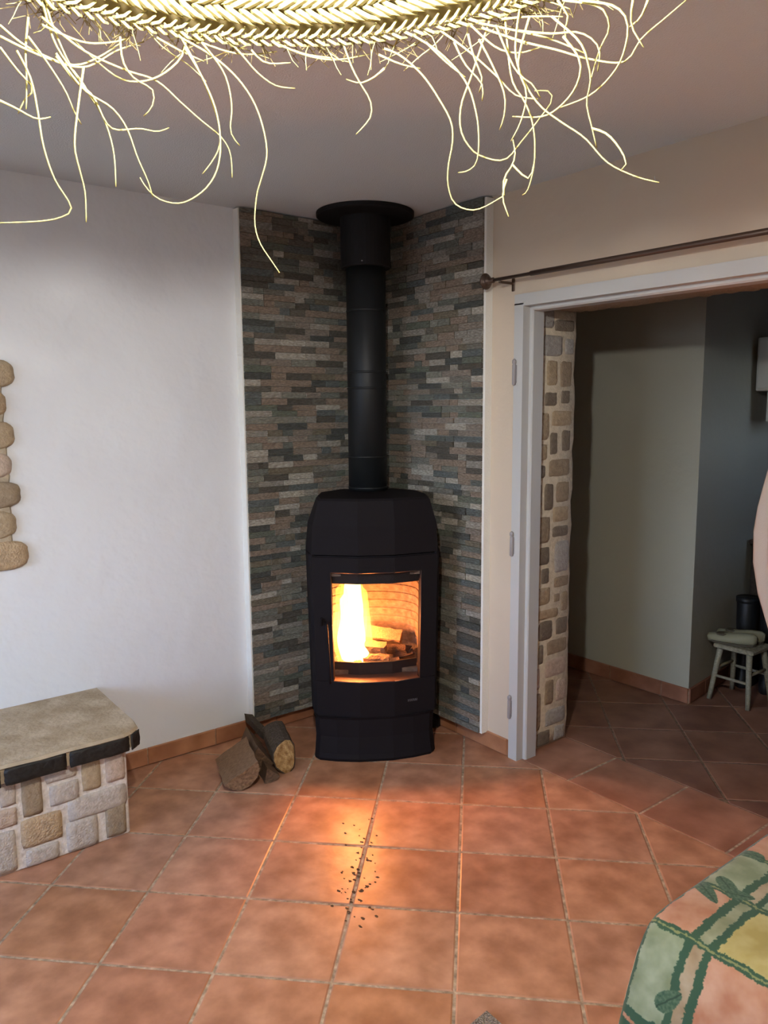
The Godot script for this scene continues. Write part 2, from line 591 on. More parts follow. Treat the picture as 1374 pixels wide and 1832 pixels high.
func build_floor() -> void:
	var st := begin()
	box(st, Vector3(-0.15, -0.12, -0.372), Vector3(5.35, -0.0022, 5.15))
	var fl := setting("floor", done(st), M.grout, "terracotta tiled floor with pale grout running into the hall", "floor")
	var room := PackedVector2Array([Vector2(0.0, -0.018), Vector2(5.2, -0.018), Vector2(5.2, 5.0), Vector2(0.0, 5.0)])
	tile_field(fl, Vector2(1.1536 + 0.1215, 0.9581 - 0.1218) + Vector2(0.1215, 0.1215), PI / 4, TILE, room, Rect2(0, 0, 4.4, 4.2), M.tiles)
	var sill := PackedVector2Array([Vector2(1.0, -0.37), Vector2(2.25, -0.37), Vector2(2.25, -0.024), Vector2(1.0, -0.024)])
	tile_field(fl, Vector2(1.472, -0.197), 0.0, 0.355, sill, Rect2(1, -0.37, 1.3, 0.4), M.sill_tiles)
	var hall := PackedVector2Array([Vector2(-0.6, -1.22), Vector2(1.15, -1.22), Vector2(0.97, -2.6), Vector2(3.0, -2.6), Vector2(3.0, -0.376), Vector2(-0.6, -0.376)])
	st = begin()
	box(st, Vector3(-0.75, -0.12, -2.75), Vector3(5.35, -0.0022, -0.372))
	var fh := setting("floor_hall", done(st), M.hall_grout, "browner terracotta tiles of the hall floor beyond the doorway, dimness painted into their colour", "floor")
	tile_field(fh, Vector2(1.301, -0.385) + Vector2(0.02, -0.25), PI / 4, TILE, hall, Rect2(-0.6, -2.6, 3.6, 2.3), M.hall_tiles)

# ---------------------------------------------------------------- slate panels behind the stove
func build_cladding() -> void:
	for side in 2:
		var st := begin()
		# boards stand 5 cm proud of the walls, from just above the skirting to the ceiling
		if side == 0:
			box(st, Vector3(0, 0.075, 0.0), Vector3(0.046, CEIL - 0.006, 0.812), 0.0)
		else:
			box(st, Vector3(0.046, 0.075, 0.0), Vector3(0.842, CEIL - 0.006, 0.042), 0.0)
		var panel := setting("wall_cladding_left" if side == 0 else "wall_cladding_right", done(st), M.white_edge, "left hand slate panel of thin split stone strips beside white wall" if side == 0 else "right hand slate panel of thin split stone strips beside the doorway", "cladding")
		var face := Transform3D(Basis(Vector3(0, 0, -1), Vector3.UP, Vector3(1, 0, 0)), Vector3(0.046, 0, 0.812)) if side == 0 else Transform3D(Basis(), Vector3(0.056, 0, 0.042))
		var width := 0.754 if side == 0 else 0.774
		var cache := {}
		var far := {}
		var count := 0
		var slips := []
		var y := 0.077
		while y < CEIL - 0.01:
			var h: float = [0.026, 0.029, 0.032][rng.randi() % 3]
			if CEIL - 0.006 - y - h < 0.018:
				h = CEIL - 0.006 - y
			var x := 0.006
			while x < width - 0.004:
				var w := rng.randi_range(2, 6) * 0.028
				if width - x - w < 0.05:
					w = width - x
				slips.append([x, y, w, h])
				x += w
			y += h
		# the strips nearest to the room's side are parts of their own, those towards the hidden corner one part
		var order := []
		for s in slips:
			order.append([s[0] if side == 0 else width - s[0] - s[2], s])
		order.sort_custom(func(a, b): return a[0] < b[0])
		for o in order:
			var s: Array = o[1]
			var key := "%d %d %d" % [roundi(s[2] * 1000), roundi(s[3] * 1000), rng.randi() % 3]
			if not cache.has(key):
				cache[key] = slip_mesh(s[2] - 0.0015, s[3] - 0.0012)
			var t := face * Transform3D(Basis(), Vector3(s[0] + s[2] / 2, s[1] + s[3] / 2, 0))
			var tone := int(absf(sin(rng.randf() * 40.0)) * 15.99)
			if count < 298:
				var p := part(panel, "slate_strip", cache[key], M.slate[tone])
				p.transform = t
			else:
				if not far.has(tone):
					far[tone] = SurfaceTool.new()
					far[tone].begin(Mesh.PRIMITIVE_TRIANGLES)
				far[tone].append_from(cache[key], 0, t)
			count += 1
		var rest := ArrayMesh.new()
		for tone in far:
			far[tone].commit(rest)
			rest.surface_set_material(rest.get_surface_count() - 1, M.slate[tone])
		var r := part(panel, "slate_strips", rest, null)
		r.set_meta("kind", "stuff")

# ---------------------------------------------------------------- stones of the door jamb
func jamb(parent: Node, data: Array) -> void:
	for d in data:   # near edge, far edge (cm behind the wall face), bottom, top, kind
		var w: float = (d[0] - d[1]) * 0.01
		var h: float = (d[3] - d[2]) * 0.01
		var s := part(parent, "stone", stone_mesh(w * 1.1, h * 1.06, 0.0125, 0.001, 0.07), M.stone[d[4]])
		s.transform = Transform3D(Basis(Vector3(0, 0, -1), Vector3.UP, Vector3.RIGHT), Vector3(0.998, (d[2] + d[3]) * 0.005, (d[0] + d[1]) * 0.005))

func build_jamb_stones() -> void:
	var st := begin(true)
	var rings := []
	for i in 36:      # mortar bed with an uneven outer edge
		var y := 2.03 * i / 35.0
		var e := -0.372 - rng.randf_range(0.0, 0.014)
		rings.append(PackedVector3Array([Vector3(0.99, y, -0.1), Vector3(1.004, y, -0.1), Vector3(1.005 + rng.randf_range(0, 0.003), y, e + 0.012), Vector3(0.999, y, e), Vector3(0.99, y, e)]))
	loft(st, rings)
	var bed := setting("wall_jamb", done(st), M.mortar_tan, "rubble stone lining of the doorway, left reveal with pale joints", "stonework")
	jamb(bed, [[-12, -22, 194, 202, "grey"], [-23, -36, 193, 198, "dark"], [-11, -13.5, 183, 190, "brown"], [-15, -28, 182, 191, "grey"], [-30, -36, 183, 190, "grey"], [-11, -15, 173, 180, "brown"], [-18, -25, 169, 180, "tan"]])
	jamb(bed, [[-27, -35, 168, 180, "brown"], [-11, -15, 164, 171, "brown"], [-11, -14, 159, 163, "dark"], [-17, -25, 160, 166, "dark"], [-28, -34, 161, 167, "dark"], [-11, -20, 145, 157, "tan"], [-22, -36, 151, 158, "tan"], [-21, -26, 138, 148, "dark"]])
	jamb(bed, [[-29, -35, 139, 149, "dark"], [-11, -19, 136, 143, "tan"], [-11, -18, 128, 133.5, "dark"], [-21, -35, 128, 136, "brown"], [-11, -16, 113, 125, "brown"], [-18, -24, 113, 125, "dark"], [-26, -35, 116, 125.5, "brown"]])
	jamb(bed, [[-24, -35, 107, 114, "tan"], [-11, -22, 98, 110, "brown"], [-24, -35, 100, 105, "dark"], [-26, -36, 83, 98, "grey"], [-10, -12.5, 88, 96, "dark"], [-15, -22, 88, 96, "dark"], [-17, -22, 79, 86, "dark"], [-10, -14, 79, 86, "dark"]])
	jamb(bed, [[-26, -36, 76, 81, "brown"], [-11, -23, 69, 77, "tan"], [-26, -30, 69, 73, "brown"], [-31, -36, 64, 73.5, "brown"], [-15, -29, 62, 66.5, "tan"], [-16, -25, 52, 61, "dark"], [-28, -36, 53, 61, "dark"]])
	jamb(bed, [[-16, -19, 41, 50, "dark"], [-22, -36, 44, 51, "brown"], [-21, -36, 33, 42, "pink"], [-11, -17, 29, 39, "pink"], [-21, -27, 20, 32, "brown"], [-29, -36, 20, 31, "pink"], [-12, -18, 9, 27, "brown"], [-22, -36, 9, 17, "grey"], [-16, -25, 0.6, 7.5, "dark"], [-28, -36, 0.6, 8, "grey"]])
	st = begin(true)   # rough rendered edge under the lintel
	rings = []
	for i in 48:
		var x := 0.99 + 1.27 * i / 47.0
		var d := rng.randf_range(0.0, 0.012)
		rings.append(PackedVector3Array([Vector3(x, 2.045, -0.1), Vector3(x, 2.022, -0.1), Vector3(x, 2.02 - d * 0.6, -0.35), Vector3(x, 2.03 - d, -0.378 - d), Vector3(x, 2.07, -0.376)]))
	loft(st, rings)
	setting("trim_1", done(st), M.stone.brown, "rough stone underside of the doorway lintel", "lintel")

# ---------------------------------------------------------------- steel door frame
func profile_post(st: SurfaceTool, sgn: float, x0: float) -> void:
	# plan of the frame's post: face, rebate, stop, return; sgn turns it for the other side
	var pts := PackedVector2Array()
	for p in [[-0.018, 0.004], [-0.018, 0.012], [0.032, 0.012], [0.032, -0.03], [0.046, -0.03], [0.05, -0.036], [0.05, -0.1], [0.018, -0.105], [0.018, 0.004]]:
		pts.append(Vector2(x0 + sgn * p[0], p[1]))
	var tris := Geometry2D.triangulate_polygon(pts)
	for i in pts.size():
		var a := pts[i]
		var b := pts[(i + 1) % pts.size()]
		var d := (b - a).normalized()
		quad(st, at2(a, 0), at2(b, 0), at2(b, 2.03), at2(a, 2.03), Vector3(-d.y, 0, d.x) * sgn)
	for i in range(0, tris.size(), 3):
		tri(st, at2(pts[tris[i]], 2.03), at2(pts[tris[i + 1]], 2.03), at2(pts[tris[i + 2]], 2.03), Vector3.UP)

func build_door_frame() -> void:
	var door := part(self, "door_1", null, null)
	door.set_meta("kind", "structure")
	tag(door, "grey painted steel door frame without its door leaf", "door frame")
	var st := begin()
	profile_post(st, 1.0, 1.0)
	part(door, "frame_post", done(st), M.frame_paint)
	st = begin()
	profile_post(st, -1.0, 2.25)
	part(door, "frame_post", done(st), M.frame_paint)
	st = begin()
	var prof := [[2.068, 0.004], [2.068, 0.012], [2.018, 0.012], [2.018, -0.03], [2.006, -0.03], [2.0, -0.036], [2.0, -0.1], [2.03, -0.1], [2.03, 0.004]]
	var r0 := PackedVector3Array()
	var r1 := PackedVector3Array()
	for p in prof:
		r0.append(Vector3(0.982, p[0], p[1]))
		r1.append(Vector3(2.268, p[0], p[1]))
	for i in prof.size():
		var k := (i + 1) % prof.size()
		var d := r0[k] - r0[i]
		quad(st, r0[i], r0[k], r1[k], r1[i], Vector3(0, d.z, -d.y))
	part(door, "frame_head", done(st), M.frame_paint)
	for y in [1.744, 0.998, 0.247]:
		st = begin(true)
		lathe(st, Vector3(0.992, y - 0.055, 0.02), [[0.004, 0.0], [0.008, 0.004], [0.008, 0.085], [0.006, 0.09], [0.009, 0.093], [0.009, 0.105], [0.003, 0.112]], 10)
		st.set_smooth_group(-1)
		box(st, Vector3(0.992, y - 0.045, 0.012), Vector3(1.001, y + 0.03, 0.0145))
		part(door, "hinge", done(st), M.hinge, "grey hinge pin")

# ---------------------------------------------------------------- tiled skirting
func skirting(called: String, label: String, a: Vector3, b: Vector3, out: Vector3, first: float, h := 0.08, mats: Array = []) -> void:
	var st := begin()
	var d := (b - a).normalized()
	var l := a.distance_to(b)
	var basis3 := Basis(d, Vector3.UP, out)
	block(st, basis3, a, 0, l, 0, h - 0.006, 0, 0.004)
	var base := setting(called, done(st), M.grout, label, "skirting")
	var x := 0.0
	var w := first
	while x < l - 0.01:
		w = minf(w, l - x)
		st = begin()
		block(st, basis3, a, x + 0.002, x + w - 0.002, 0.003, h, 0, 0.011)
		part(base, "tile", done(st), (mats if mats else M.skirt)[rng.randi() % 2])
		x += w
		w = 0.335
	
func block(st: SurfaceTool, b: Basis, o: Vector3, x0: float, x1: float, y0: float, y1: float, z0: float, z1: float) -> void:
	var c := 0.003
	var rings := []
	for e in [[x0, x1, y0, y1, z0], [x0, x1, y0, y1, z1 - c], [x0 + c, x1 - c, y0 + c, y1 - c, z1]]:
		var r := PackedVector3Array()
		for q in [[0, 2], [1, 2], [1, 3], [0, 3]]:
			r.append(o + b.x * e[q[0]] + b.y * e[q[1]] + b.z * e[4])
		rings.append(r)
	loft(st, rings)

func build_skirting() -> void:
	skirting("baseboard_left", "terracotta tile skirting along the foot of the left wall", Vector3(0, 0, 1.64), Vector3(0, 0, 0.012), Vector3.RIGHT, 0.31)
	skirting("baseboard_right", "terracotta tile skirting along the foot of the right wall", Vector3(0, 0, 0), Vector3(0.98, 0, 0), Vector3(0, 0, 1), 0.3)

# ---------------------------------------------------------------- hall beyond the doorway
func build_hall() -> void:
	var st := begin()
	box(st, Vector3(-0.75, -0.1, -1.37), Vector3(1.0, CEIL, -1.22))
	loft(st, [PackedVector3Array([Vector3(1.0, -0.1, -1.22), Vector3(1.15, -0.1, -1.22), Vector3(0.97, -0.1, -2.6), Vector3(0.85, -0.1, -2.6)]), PackedVector3Array([Vector3(1.0, CEIL, -1.22), Vector3(1.15, CEIL, -1.22), Vector3(0.97, CEIL, -2.6), Vector3(0.85, CEIL, -2.6)])])
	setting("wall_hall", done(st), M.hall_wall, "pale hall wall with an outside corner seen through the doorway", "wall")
	st = begin()
	box(st, Vector3(-0.75, -0.1, -1.22), Vector3(-0.6, CEIL, -0.37))
	box(st, Vector3(-0.75, -0.1, -0.37), Vector3(-0.15, CEIL, -0.25))
	box(st, Vector3(0.85, -0.1, -2.75), Vector3(3.15, CEIL, -2.6))
	box(st, Vector3(3.0, -0.1, -2.6), Vector3(3.15, CEIL, -2.1))
	box(st, Vector3(3.0, -0.1, -1.7), Vector3(3.15, CEIL, -0.37))
	box(st, Vector3(3.0, -0.1, -2.1), Vector3(3.15, 1.3, -1.7))
	box(st, Vector3(3.0, 2.0, -2.1), Vector3(3.15, CEIL, -1.7))
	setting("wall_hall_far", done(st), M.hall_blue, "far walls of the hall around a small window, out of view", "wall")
	var win := part(self, "window_2", null, null)
	win.set_meta("kind", "structure")
	tag(win, "small hall window out of view at the right", "window")
	st = begin()
	for y in [1.3, 1.62, 1.95]:
		box(st, Vector3(3.04, y, -2.1), Vector3(3.1, y + 0.05, -1.7))
	for z in [-2.1, -1.75]:
		box(st, Vector3(3.04, 1.3, z), Vector3(3.1, 2.0, z + 0.05))
	part(win, "window_frame", done(st), M.white_plastic)
	st = begin()
	box(st, Vector3(3.068, 1.32, -2.08), Vector3(3.072, 1.98, -1.72))
	part(win, "pane", done(st), M.glass)
	skirting("baseboard_hall", "dark terracotta skirting at the foot of the hall wall", Vector3(-0.6, 0, -1.22), Vector3(1.153, 0, -1.22), Vector3(0, 0, 1), 0.25, 0.085, M.hall_skirt)
	skirting("baseboard_hall_return", "dark terracotta skirting round the corner beside the stool", Vector3(1.15, 0, -1.22), Vector3(0.97, 0, -2.6), Vector3(0.9916, 0, -0.1293), 0.2, 0.085, M.hall_skirt)

# ---------------------------------------------------------------- the stove (local axes: x to its right, z to its front)
func bow(x: float, front := 0.0) -> float:
	var a := absf(x)
	return front + (0.394 if a < 0.082 else lerpf(0.394, 0.335, (a - 0.082) / 0.203))

func bow_line(x0: float, x1: float, front := 0.0, cut := 0.0) -> PackedVector2Array:
	var p := PackedVector2Array([Vector2(x0 + cut, bow(x0, front))])
	for x in [-0.082, 0.082]:
		if x > x0 + 0.002 and x < x1 - 0.002:
			p.append(Vector2(x, bow(x, front)))
	p.append(Vector2(x1 - cut, bow(x1, front)))
	return p

func body_plan(k: float, front := 1.0) -> PackedVector3Array:
	var r := PackedVector3Array()
	for p in [[-0.285, 0.335], [-0.082, 0.394], [0.082, 0.394], [0.285, 0.335], [0.31, 0.2], [0.3, 0.09], [0.17, -0.1], [-0.17, -0.1], [-0.3, 0.09], [-0.31, 0.2]]:
		r.append(Vector3(p[0] * k, 0, (p[1] * front if p[1] > 0.0 else p[1] * k)))
	return r

func lifted(r: PackedVector3Array, y: float) -> PackedVector3Array:
	var o := PackedVector3Array()
	for p in r:
		o.append(Vector3(p.x, y, p.z))
	return o

func build_stove() -> void:
	var s := thing("wood_stove", "tall black cast iron wood stove burning in the slate corner", "stove", STOVE, STOVE_TURN)
	# side and back shell
	var st := begin()
	strip(st, PackedVector2Array([Vector2(-0.283, 0.333), Vector2(-0.3, 0.3), Vector2(-0.31, 0.2), Vector2(-0.3, 0.09), Vector2(-0.17, -0.1), Vector2(0.17, -0.1), Vector2(0.3, 0.09), Vector2(0.31, 0.2), Vector2(0.3, 0.3), Vector2(0.283, 0.333)]), -0.012, 0.2, 0.95)
	loft(st, [lifted(body_plan(0.97, 0.97), 0.2), lifted(body_plan(0.97, 0.97), 0.215)])
	loft(st, [lifted(body_plan(0.97, 0.97), 0.925), lifted(body_plan(0.97, 0.97), 0.945)])
	part(s, "body", tapered(st), M.iron)
	# hood with a flat bowed front, narrowing towards the top
	st = begin()
	var low := body_plan(1.0)
	var top := PackedVector3Array()
	for p in [[-0.25, 0.325], [-0.078, 0.375], [0.078, 0.375], [0.25, 0.325], [0.258, 0.2], [0.235, 0.05], [0.13, -0.07], [-0.13, -0.07], [-0.235, 0.05], [-0.258, 0.2]]:
		top.append(Vector3(p[0], 0, p[1]))
	var mid := PackedVector3Array()
	for i in 10:
		mid.append(low[i].lerp(top[i], 0.42) * Vector3(1.035, 1, 1.01))
	var lid := PackedVector3Array()
	for p in top:
		lid.append(p * Vector3(0.965, 1, 0.975))
	loft(st, [lifted(low, 0.951), lifted(low, 0.958), lifted(mid, 1.08), lifted(top, 1.19), lifted(lid, 1.2)])
	part(s, "hood", done(st), M.iron)
	# door: two stiles and two rails round the window
	var door := part(s, "door", null, null)
	st = begin()
	strip(st, bow_line(-0.285, -0.205), 0.03, 0.368, 0.872)
	strip(st, bow_line(0.208, 0.285), 0.03, 0.368, 0.872)
	strip(st, bow_line(-0.285, 0.285), 0.03, 0.872, 0.94)
	part(door, "door_frame", tapered(st), M.iron)
	st = begin()
	strip(st, bow_line(-0.285, 0.285), 0.03, 0.2, 0.366)
	part(s, "front_panel", tapered(st), M.iron)
	st = begin()
	strip(st, bow_line(-0.205, 0.208, -0.022), 0.004, 0.368, 0.872)
	part(door, "glass", tapered(st), M.glass)
	st = begin(true)
	for run in [[0.872, 0.366]]:
		var loop := PackedVector3Array()
		for q in [[-0.205, run[0]], [-0.082, run[0]], [0.082, run[0]], [0.208, run[0]], [0.208, run[1]], [0.082, run[1]], [-0.082, run[1]], [-0.205, run[1]], [-0.205, run[0]]]:
			loop.append(Vector3(q[0], q[1], bow(q[0], -0.004)))
		for k in loop.size() - 1:
			tube(st, PackedVector3Array([loop[k], loop[k + 1]]), 0.0032, 0.0032, 6)
	part(door, "window_rim", tapered(st), M.rim_steel, "thin copper-lit steel rim")
	st = begin()
	strip(st, bow_line(-0.205, 0.208, -0.032), 0.012, 0.815, 0.868)
	part(s, "baffle", tapered(st), M.iron_dark)
	st = begin()
	strip(st, bow_line(-0.205, 0.205, -0.09), 0.014, 0.374, 0.43)
	strip(st, bow_line(-0.205, 0.205, -0.084), 0.006, 0.426, 0.434)
	part(s, "log_guard", tapered(st), M.iron_dark)
	st = begin()
	for seg in [[-0.205, -0.082], [-0.082, 0.082], [0.082, 0.208]]:
		quad(st, Vector3(seg[0], 0.366, bow(seg[0], -0.004)), Vector3(seg[1], 0.366, bow(seg[1], -0.004)), Vector3(seg[1], 0.376, bow(seg[1], -0.085)), Vector3(seg[0], 0.376, bow(seg[0], -0.085)), Vector3(0, 1, 1))
	part(s, "sill", tapered(st), M.rim_steel)
	# fire clay lining with ribs round the back
	st = begin()
	var prof := []
	var y := 0.385
	while y < 0.84:
		prof.append([0.0, y])
		prof.append([0.0, y + 0.03])
		prof.append([-0.004, y + 0.033])
		prof.append([-0.004, y + 0.037])
		y += 0.04
	var lines := []
	for e in prof:
		var row := PackedVector3Array([Vector3(-0.215 + e[0], e[1], 0.335)])
		for k in 17:
			var a := PI * k / 16.0
			row.append(Vector3(-cos(a) * (0.215 - e[0]), e[1], 0.17 - sin(a) * (0.16 - e[0])))
		row.append(Vector3(0.215 - e[0], e[1], 0.335))
		lines.append(row)
	for i in lines.size() - 1:
		for k in 18:
			var c: Vector3 = (lines[i][k] + lines[i][k + 1]) * 0.5
			quad(st, lines[i][k], lines[i][k + 1], lines[i + 1][k + 1], lines[i + 1][k], Vector3(0, c.y, 0.2) - c)
	box(st, Vector3(-0.22, 0.37, 0.0), Vector3(0.22, 0.395, 0.29))
	box(st, Vector3(-0.22, 0.85, 0.0), Vector3(0.22, 0.87, 0.34))
	part(s, "lining", done(st), M.liner, "ribbed fire clay lining")
	# handle, knob and badge
	st = begin(true)
	tube(st, PackedVector3Array([Vector3(-0.235, 0.645, 0.362), Vector3(-0.232, 0.64, 0.39), Vector3(-0.229, 0.62, 0.396), Vector3(-0.224, 0.45, 0.394), Vector3(-0.222, 0.37, 0.39)]), 0.006, 0.005, 8)
	part(s, "handle", tapered(st), M.iron)
	st = begin()
	box(st, Vector3(-0.254, 0.63, 0.345), Vector3(-0.244, 0.665, 0.372), 0.003)
	part(s, "latch", done(st), M.iron)
	var tm := TextMesh.new()
	tm.text = "HWAM"
	var fnt := SystemFont.new()
	fnt.font_names = PackedStringArray(["Droid Sans"])
	tm.font = fnt
	tm.font_size = 32
	tm.pixel_size = 0.0005
	tm.depth = 0.002
	var grey := mat(rgb(92, 90, 90), 0.5)
	var badge := part(s, "badge", tm, grey, "small grey raised lettering")
	badge.position = Vector3(0.163, 0.268, bow(0.163) + 0.002)
	badge.rotation.y = 0.283
	# flared pedestal
	st = begin()
	var rings := []
	for e in [[1.0, 1.0, 0.203], [0.985, 0.985, 0.19], [0.97, 0.995, 0.11], [0.992, 1.035, 0.035], [1.0, 1.055, 0.014], [0.985, 1.04, 0.0]]:
		var r := PackedVector3Array()
		for p in [[-0.288, 0.325], [-0.268, 0.352], [-0.19, 0.378], [-0.09, 0.396], [0.07, 0.396], [0.17, 0.378], [0.25, 0.352], [0.272, 0.325], [0.272, 0.15], [0.18, -0.09], [-0.18, -0.09], [-0.272, 0.15]]:
			r.append(Vector3(p[0] * e[0], e[2], p[1] * (e[1] if p[1] > 0.0 else 1.0)))
		rings.append(r)
	loft(st, rings)
	part(s, "pedestal", done(st), M.iron)
	st = begin()
	box(st, Vector3(0.27, 0.002, -0.02), Vector3(0.345, 0.06, 0.09), 0.01)
	part(s, "air_inlet", done(st), M.iron_dark)

# ---------------------------------------------------------------- fire
func at_stove(p: Vector3) -> Vector3:
	return STOVE + p.rotated(Vector3.UP, STOVE_TURN)

func split_log(p0: Vector3, p1: Vector3, plan: Array, scale_by: float, roll: float, rough: float, taper := 0.9) -> ArrayMesh:
	# a split log: section polygon (plan) swept from p0 to p1, with wandering edges
	var d := (p1 - p0).normalized()
	var side := d.cross(Vector3.UP).normalized()
	var up := side.cross(d)
	var st := begin()
	var rings := []
	var steps := 6
	for i in steps + 1:
		var f := float(i) / steps
		var c := p0.lerp(p1, f)
		var ring := PackedVector3Array()
		for q in plan:
			var v := Vector2(q[0], q[1]).rotated(roll) * scale_by * lerpf(1.0, taper, f) * (1.0 + rng.randf_range(-rough, rough))
			ring.append(c + side * v.x + up * v.y + d * rng.randf_range(-1, 1) * (scale_by * rough * 0.6))
		rings.append(ring)
	loft(st, rings)
	return done(st)

const WEDGE := [[0.0, 0.62], [-0.3, 0.1], [-0.62, -0.42], [-0.35, -0.56], [0.0, -0.62], [0.35, -0.56], [0.62, -0.42], [0.3, 0.1]]
const HALF := [[-0.95, 0.3], [-0.4, 0.36], [0.1, 0.3], [0.95, 0.3], [0.84, -0.1], [0.5, -0.42], [0.0, -0.55], [-0.5, -0.42], [-0.84, -0.1]]
const ROUND := [[1, 0], [0.87, 0.5], [0.5, 0.87], [0, 1], [-0.5, 0.85], [-0.87, 0.5], [-1, 0], [-0.87, -0.5], [-0.5, -0.87], [0, -1], [0.5, -0.87], [0.87, -0.5]]

func build_fire() -> void:
	var logs := [
		[Vector3(-0.03, 0.53, 0.13), Vector3(0.14, 0.52, 0.19), 0.055, 0.3, "split log lying on top in the fire, its dark end to the right"],
		[Vector3(-0.07, 0.485, 0.2), Vector3(0.06, 0.48, 0.24), 0.06, 0.9, "pale split log in the middle of the fire, above the embers"],
		[Vector3(-0.05, 0.435, 0.26), Vector3(0.07, 0.435, 0.28), 0.045, 2.0, "short lower log glowing orange behind the log guard"],
		[Vector3(0.08, 0.45, 0.14), Vector3(0.17, 0.475, 0.24), 0.045, 1.4, "dark charred log at the right side of the firebox"],
		[Vector3(0.1, 0.43, 0.22), Vector3(0.19, 0.462, 0.25), 0.028, 0.2, "thin charred branch at the right end of the fire"],
		[Vector3(0.07, 0.428, 0.29), Vector3(0.12, 0.43, 0.28), 0.03, 0.5, "small broken lump of wood lowest in the fire"],
	]
	for k in logs.size():
		var l: Array = logs[k]
		var o := part(self, "burning_log", split_log(l[0], l[1], WEDGE, l[2], l[3], 0.1), M.charred if k in [3, 4] else M.fire_log)
		o.position = at_stove(Vector3(0, -0.014, -0.035))
		o.rotation.y = STOVE_TURN
		tag(o, l[4], "log", "logs burning in the stove")
	var st := begin()
	for k in 60:
		var c := Vector3(rng.randf_range(-0.17, 0.06), 0.402 + rng.randf() * 0.018, rng.randf_range(0.12, 0.27))
		var r := rng.randf_range(0.007, 0.016)
		loft(st, [circle(c - Vector3(0, r * 0.6, 0), r * 0.5, 5), circle(c, r, 5), circle(c + Vector3(0, r * 0.5, 0), r * 0.5, 5)])
	var e := part(self, "embers", done(st), M.ember)
	e.position = STOVE
	e.rotation.y = STOVE_TURN
	e.set_meta("kind", "stuff")
	tag(e, "bed of glowing embers on the firebox floor under the flame", "embers")
	var fire := thing("flame", "tall bright yellow flame at the left side of the firebox", "fire", STOVE, STOVE_TURN)
	st = begin(true)
	for f in [[-0.095, 0.17, 0.062, 0.42, 0.0], [-0.075, 0.16, 0.045, 0.4, 0.008], [-0.13, 0.18, 0.04, 0.33, -0.006], [-0.06, 0.22, 0.04, 0.12, 0.01], [-0.1, 0.24, 0.036, 0.09, -0.01]]:
		flame_tongue(st, f)
	part(fire, "flame_core", done(st), M.flame_core)
	st = begin(true)
	for f in [[-0.095, 0.17, 0.085, 0.43, 0.0], [-0.14, 0.17, 0.06, 0.38, -0.008], [-0.05, 0.16, 0.055, 0.36, 0.008]]:
		flame_tongue(st, f)
	part(fire, "flame_tongue", done(st), M.flame_outer)
	lamp_light("fire_light", Vector3(-0.09, 0.56, 0.2), rgb(255, 148, 76), 1.25, 0.05, fire)

func flame_tongue(st: SurfaceTool, f: Array) -> void:
	var rings := []
	for i in 15:
		var t := i / 14.0
		var r: float = f[2] * (0.55 + 0.75 * sin(minf(t * 2.6, PI * 0.5))) * pow(1.0 - t, 0.3) * 0.8 + 0.0008
		var c := Vector3(f[0] + f[4] * sin(t * 7.0) + sin(t * 11.0 + f[1] * 40.0) * 0.003, 0.4 + f[3] * t, f[1] + cos(t * 8.0 + f[0] * 50.0) * 0.006)
		rings.append(circle(c, r, 14, 0.75))
	loft(st, rings)

# ---------------------------------------------------------------- flue
func build_pipe() -> void:
	var p := thing("stove_pipe", "matt black flue pipe rising from the stove to a round ceiling plate", "stove pipe", STOVE)
	var st := begin(true)
	lathe(st, Vector3.ZERO, [[0.093, 1.203], [0.093, 2.26]], 40)
	part(p, "pipe", done(st), M.pipe)
	for y in [1.216, 1.365, 1.69, 1.765, 2.05]:
		st = begin(true)
		lathe(st, Vector3.ZERO, [[0.0932, y - 0.005], [0.0952, y - 0.003], [0.0952, y + 0.003], [0.0932, y + 0.005]], 40)
		part(p, "joint_ring", done(st), M.pipe)
	st = begin()
	lathe(st, Vector3.ZERO, [[0.09, 2.245], [0.114, 2.245], [0.117, 2.25], [0.117, 2.475]], 40, false)
	part(p, "sleeve", done(st), M.iron_dark)
	st = begin()
	lathe(st, Vector3.ZERO, [[0.117, 2.47], [0.222, 2.476], [0.228, 2.48], [0.228, 2.496]], 56)
	part(p, "ceiling_plate", done(st), M.iron_dark)
	st = begin(true)
	lathe(st, Vector3(0.09, 2.262, 0.09) * Vector3(0.9, 1, 0.9), [[0.002, -0.004], [0.005, 0], [0.002, 0.004]], 8)
	part(p, "screw", done(st), M.hinge)

# ---------------------------------------------------------------- straw pendant lamp
var shade: Node3D
var strand_left := []

func fringe(a: Array, r0 := 0.555) -> void:   # a strand of straw hanging from the rim: angle and height (cm) along it
	var pts := PackedVector3Array()
	var reach := 0.13 if r0 < 0.6 else 0.02
	for i in range(0, a.size(), 2):
		var r := r0 + reach * minf(1.0, i / 16.0)
		pts.append(Vector3(cos(deg_to_rad(a[i])) * r, a[i + 1] * 0.01, sin(deg_to_rad(a[i])) * r))
	strand(pts, 0.0019)

func strand(pts: PackedVector3Array, r: float) -> void:
	var c := Curve3D.new()
	for i in pts.size():
		var d := (pts[mini(i + 1, pts.size() - 1)] - pts[maxi(i - 1, 0)]) / 6.0
		c.add_point(pts[i], -d, d)
	c.bake_interval = 0.012
	var smooth_pts := PackedVector3Array()
	var n := maxi(4, int(c.get_baked_length() / 0.012))
	for i in n + 1:
		smooth_pts.append(c.sample_baked(c.get_baked_length() * i / n))
	var st := begin(true)
	tube(st, smooth_pts, r, r * 0.55, 5)
	part(shade, "fringe_strand", done(st), M.straw)

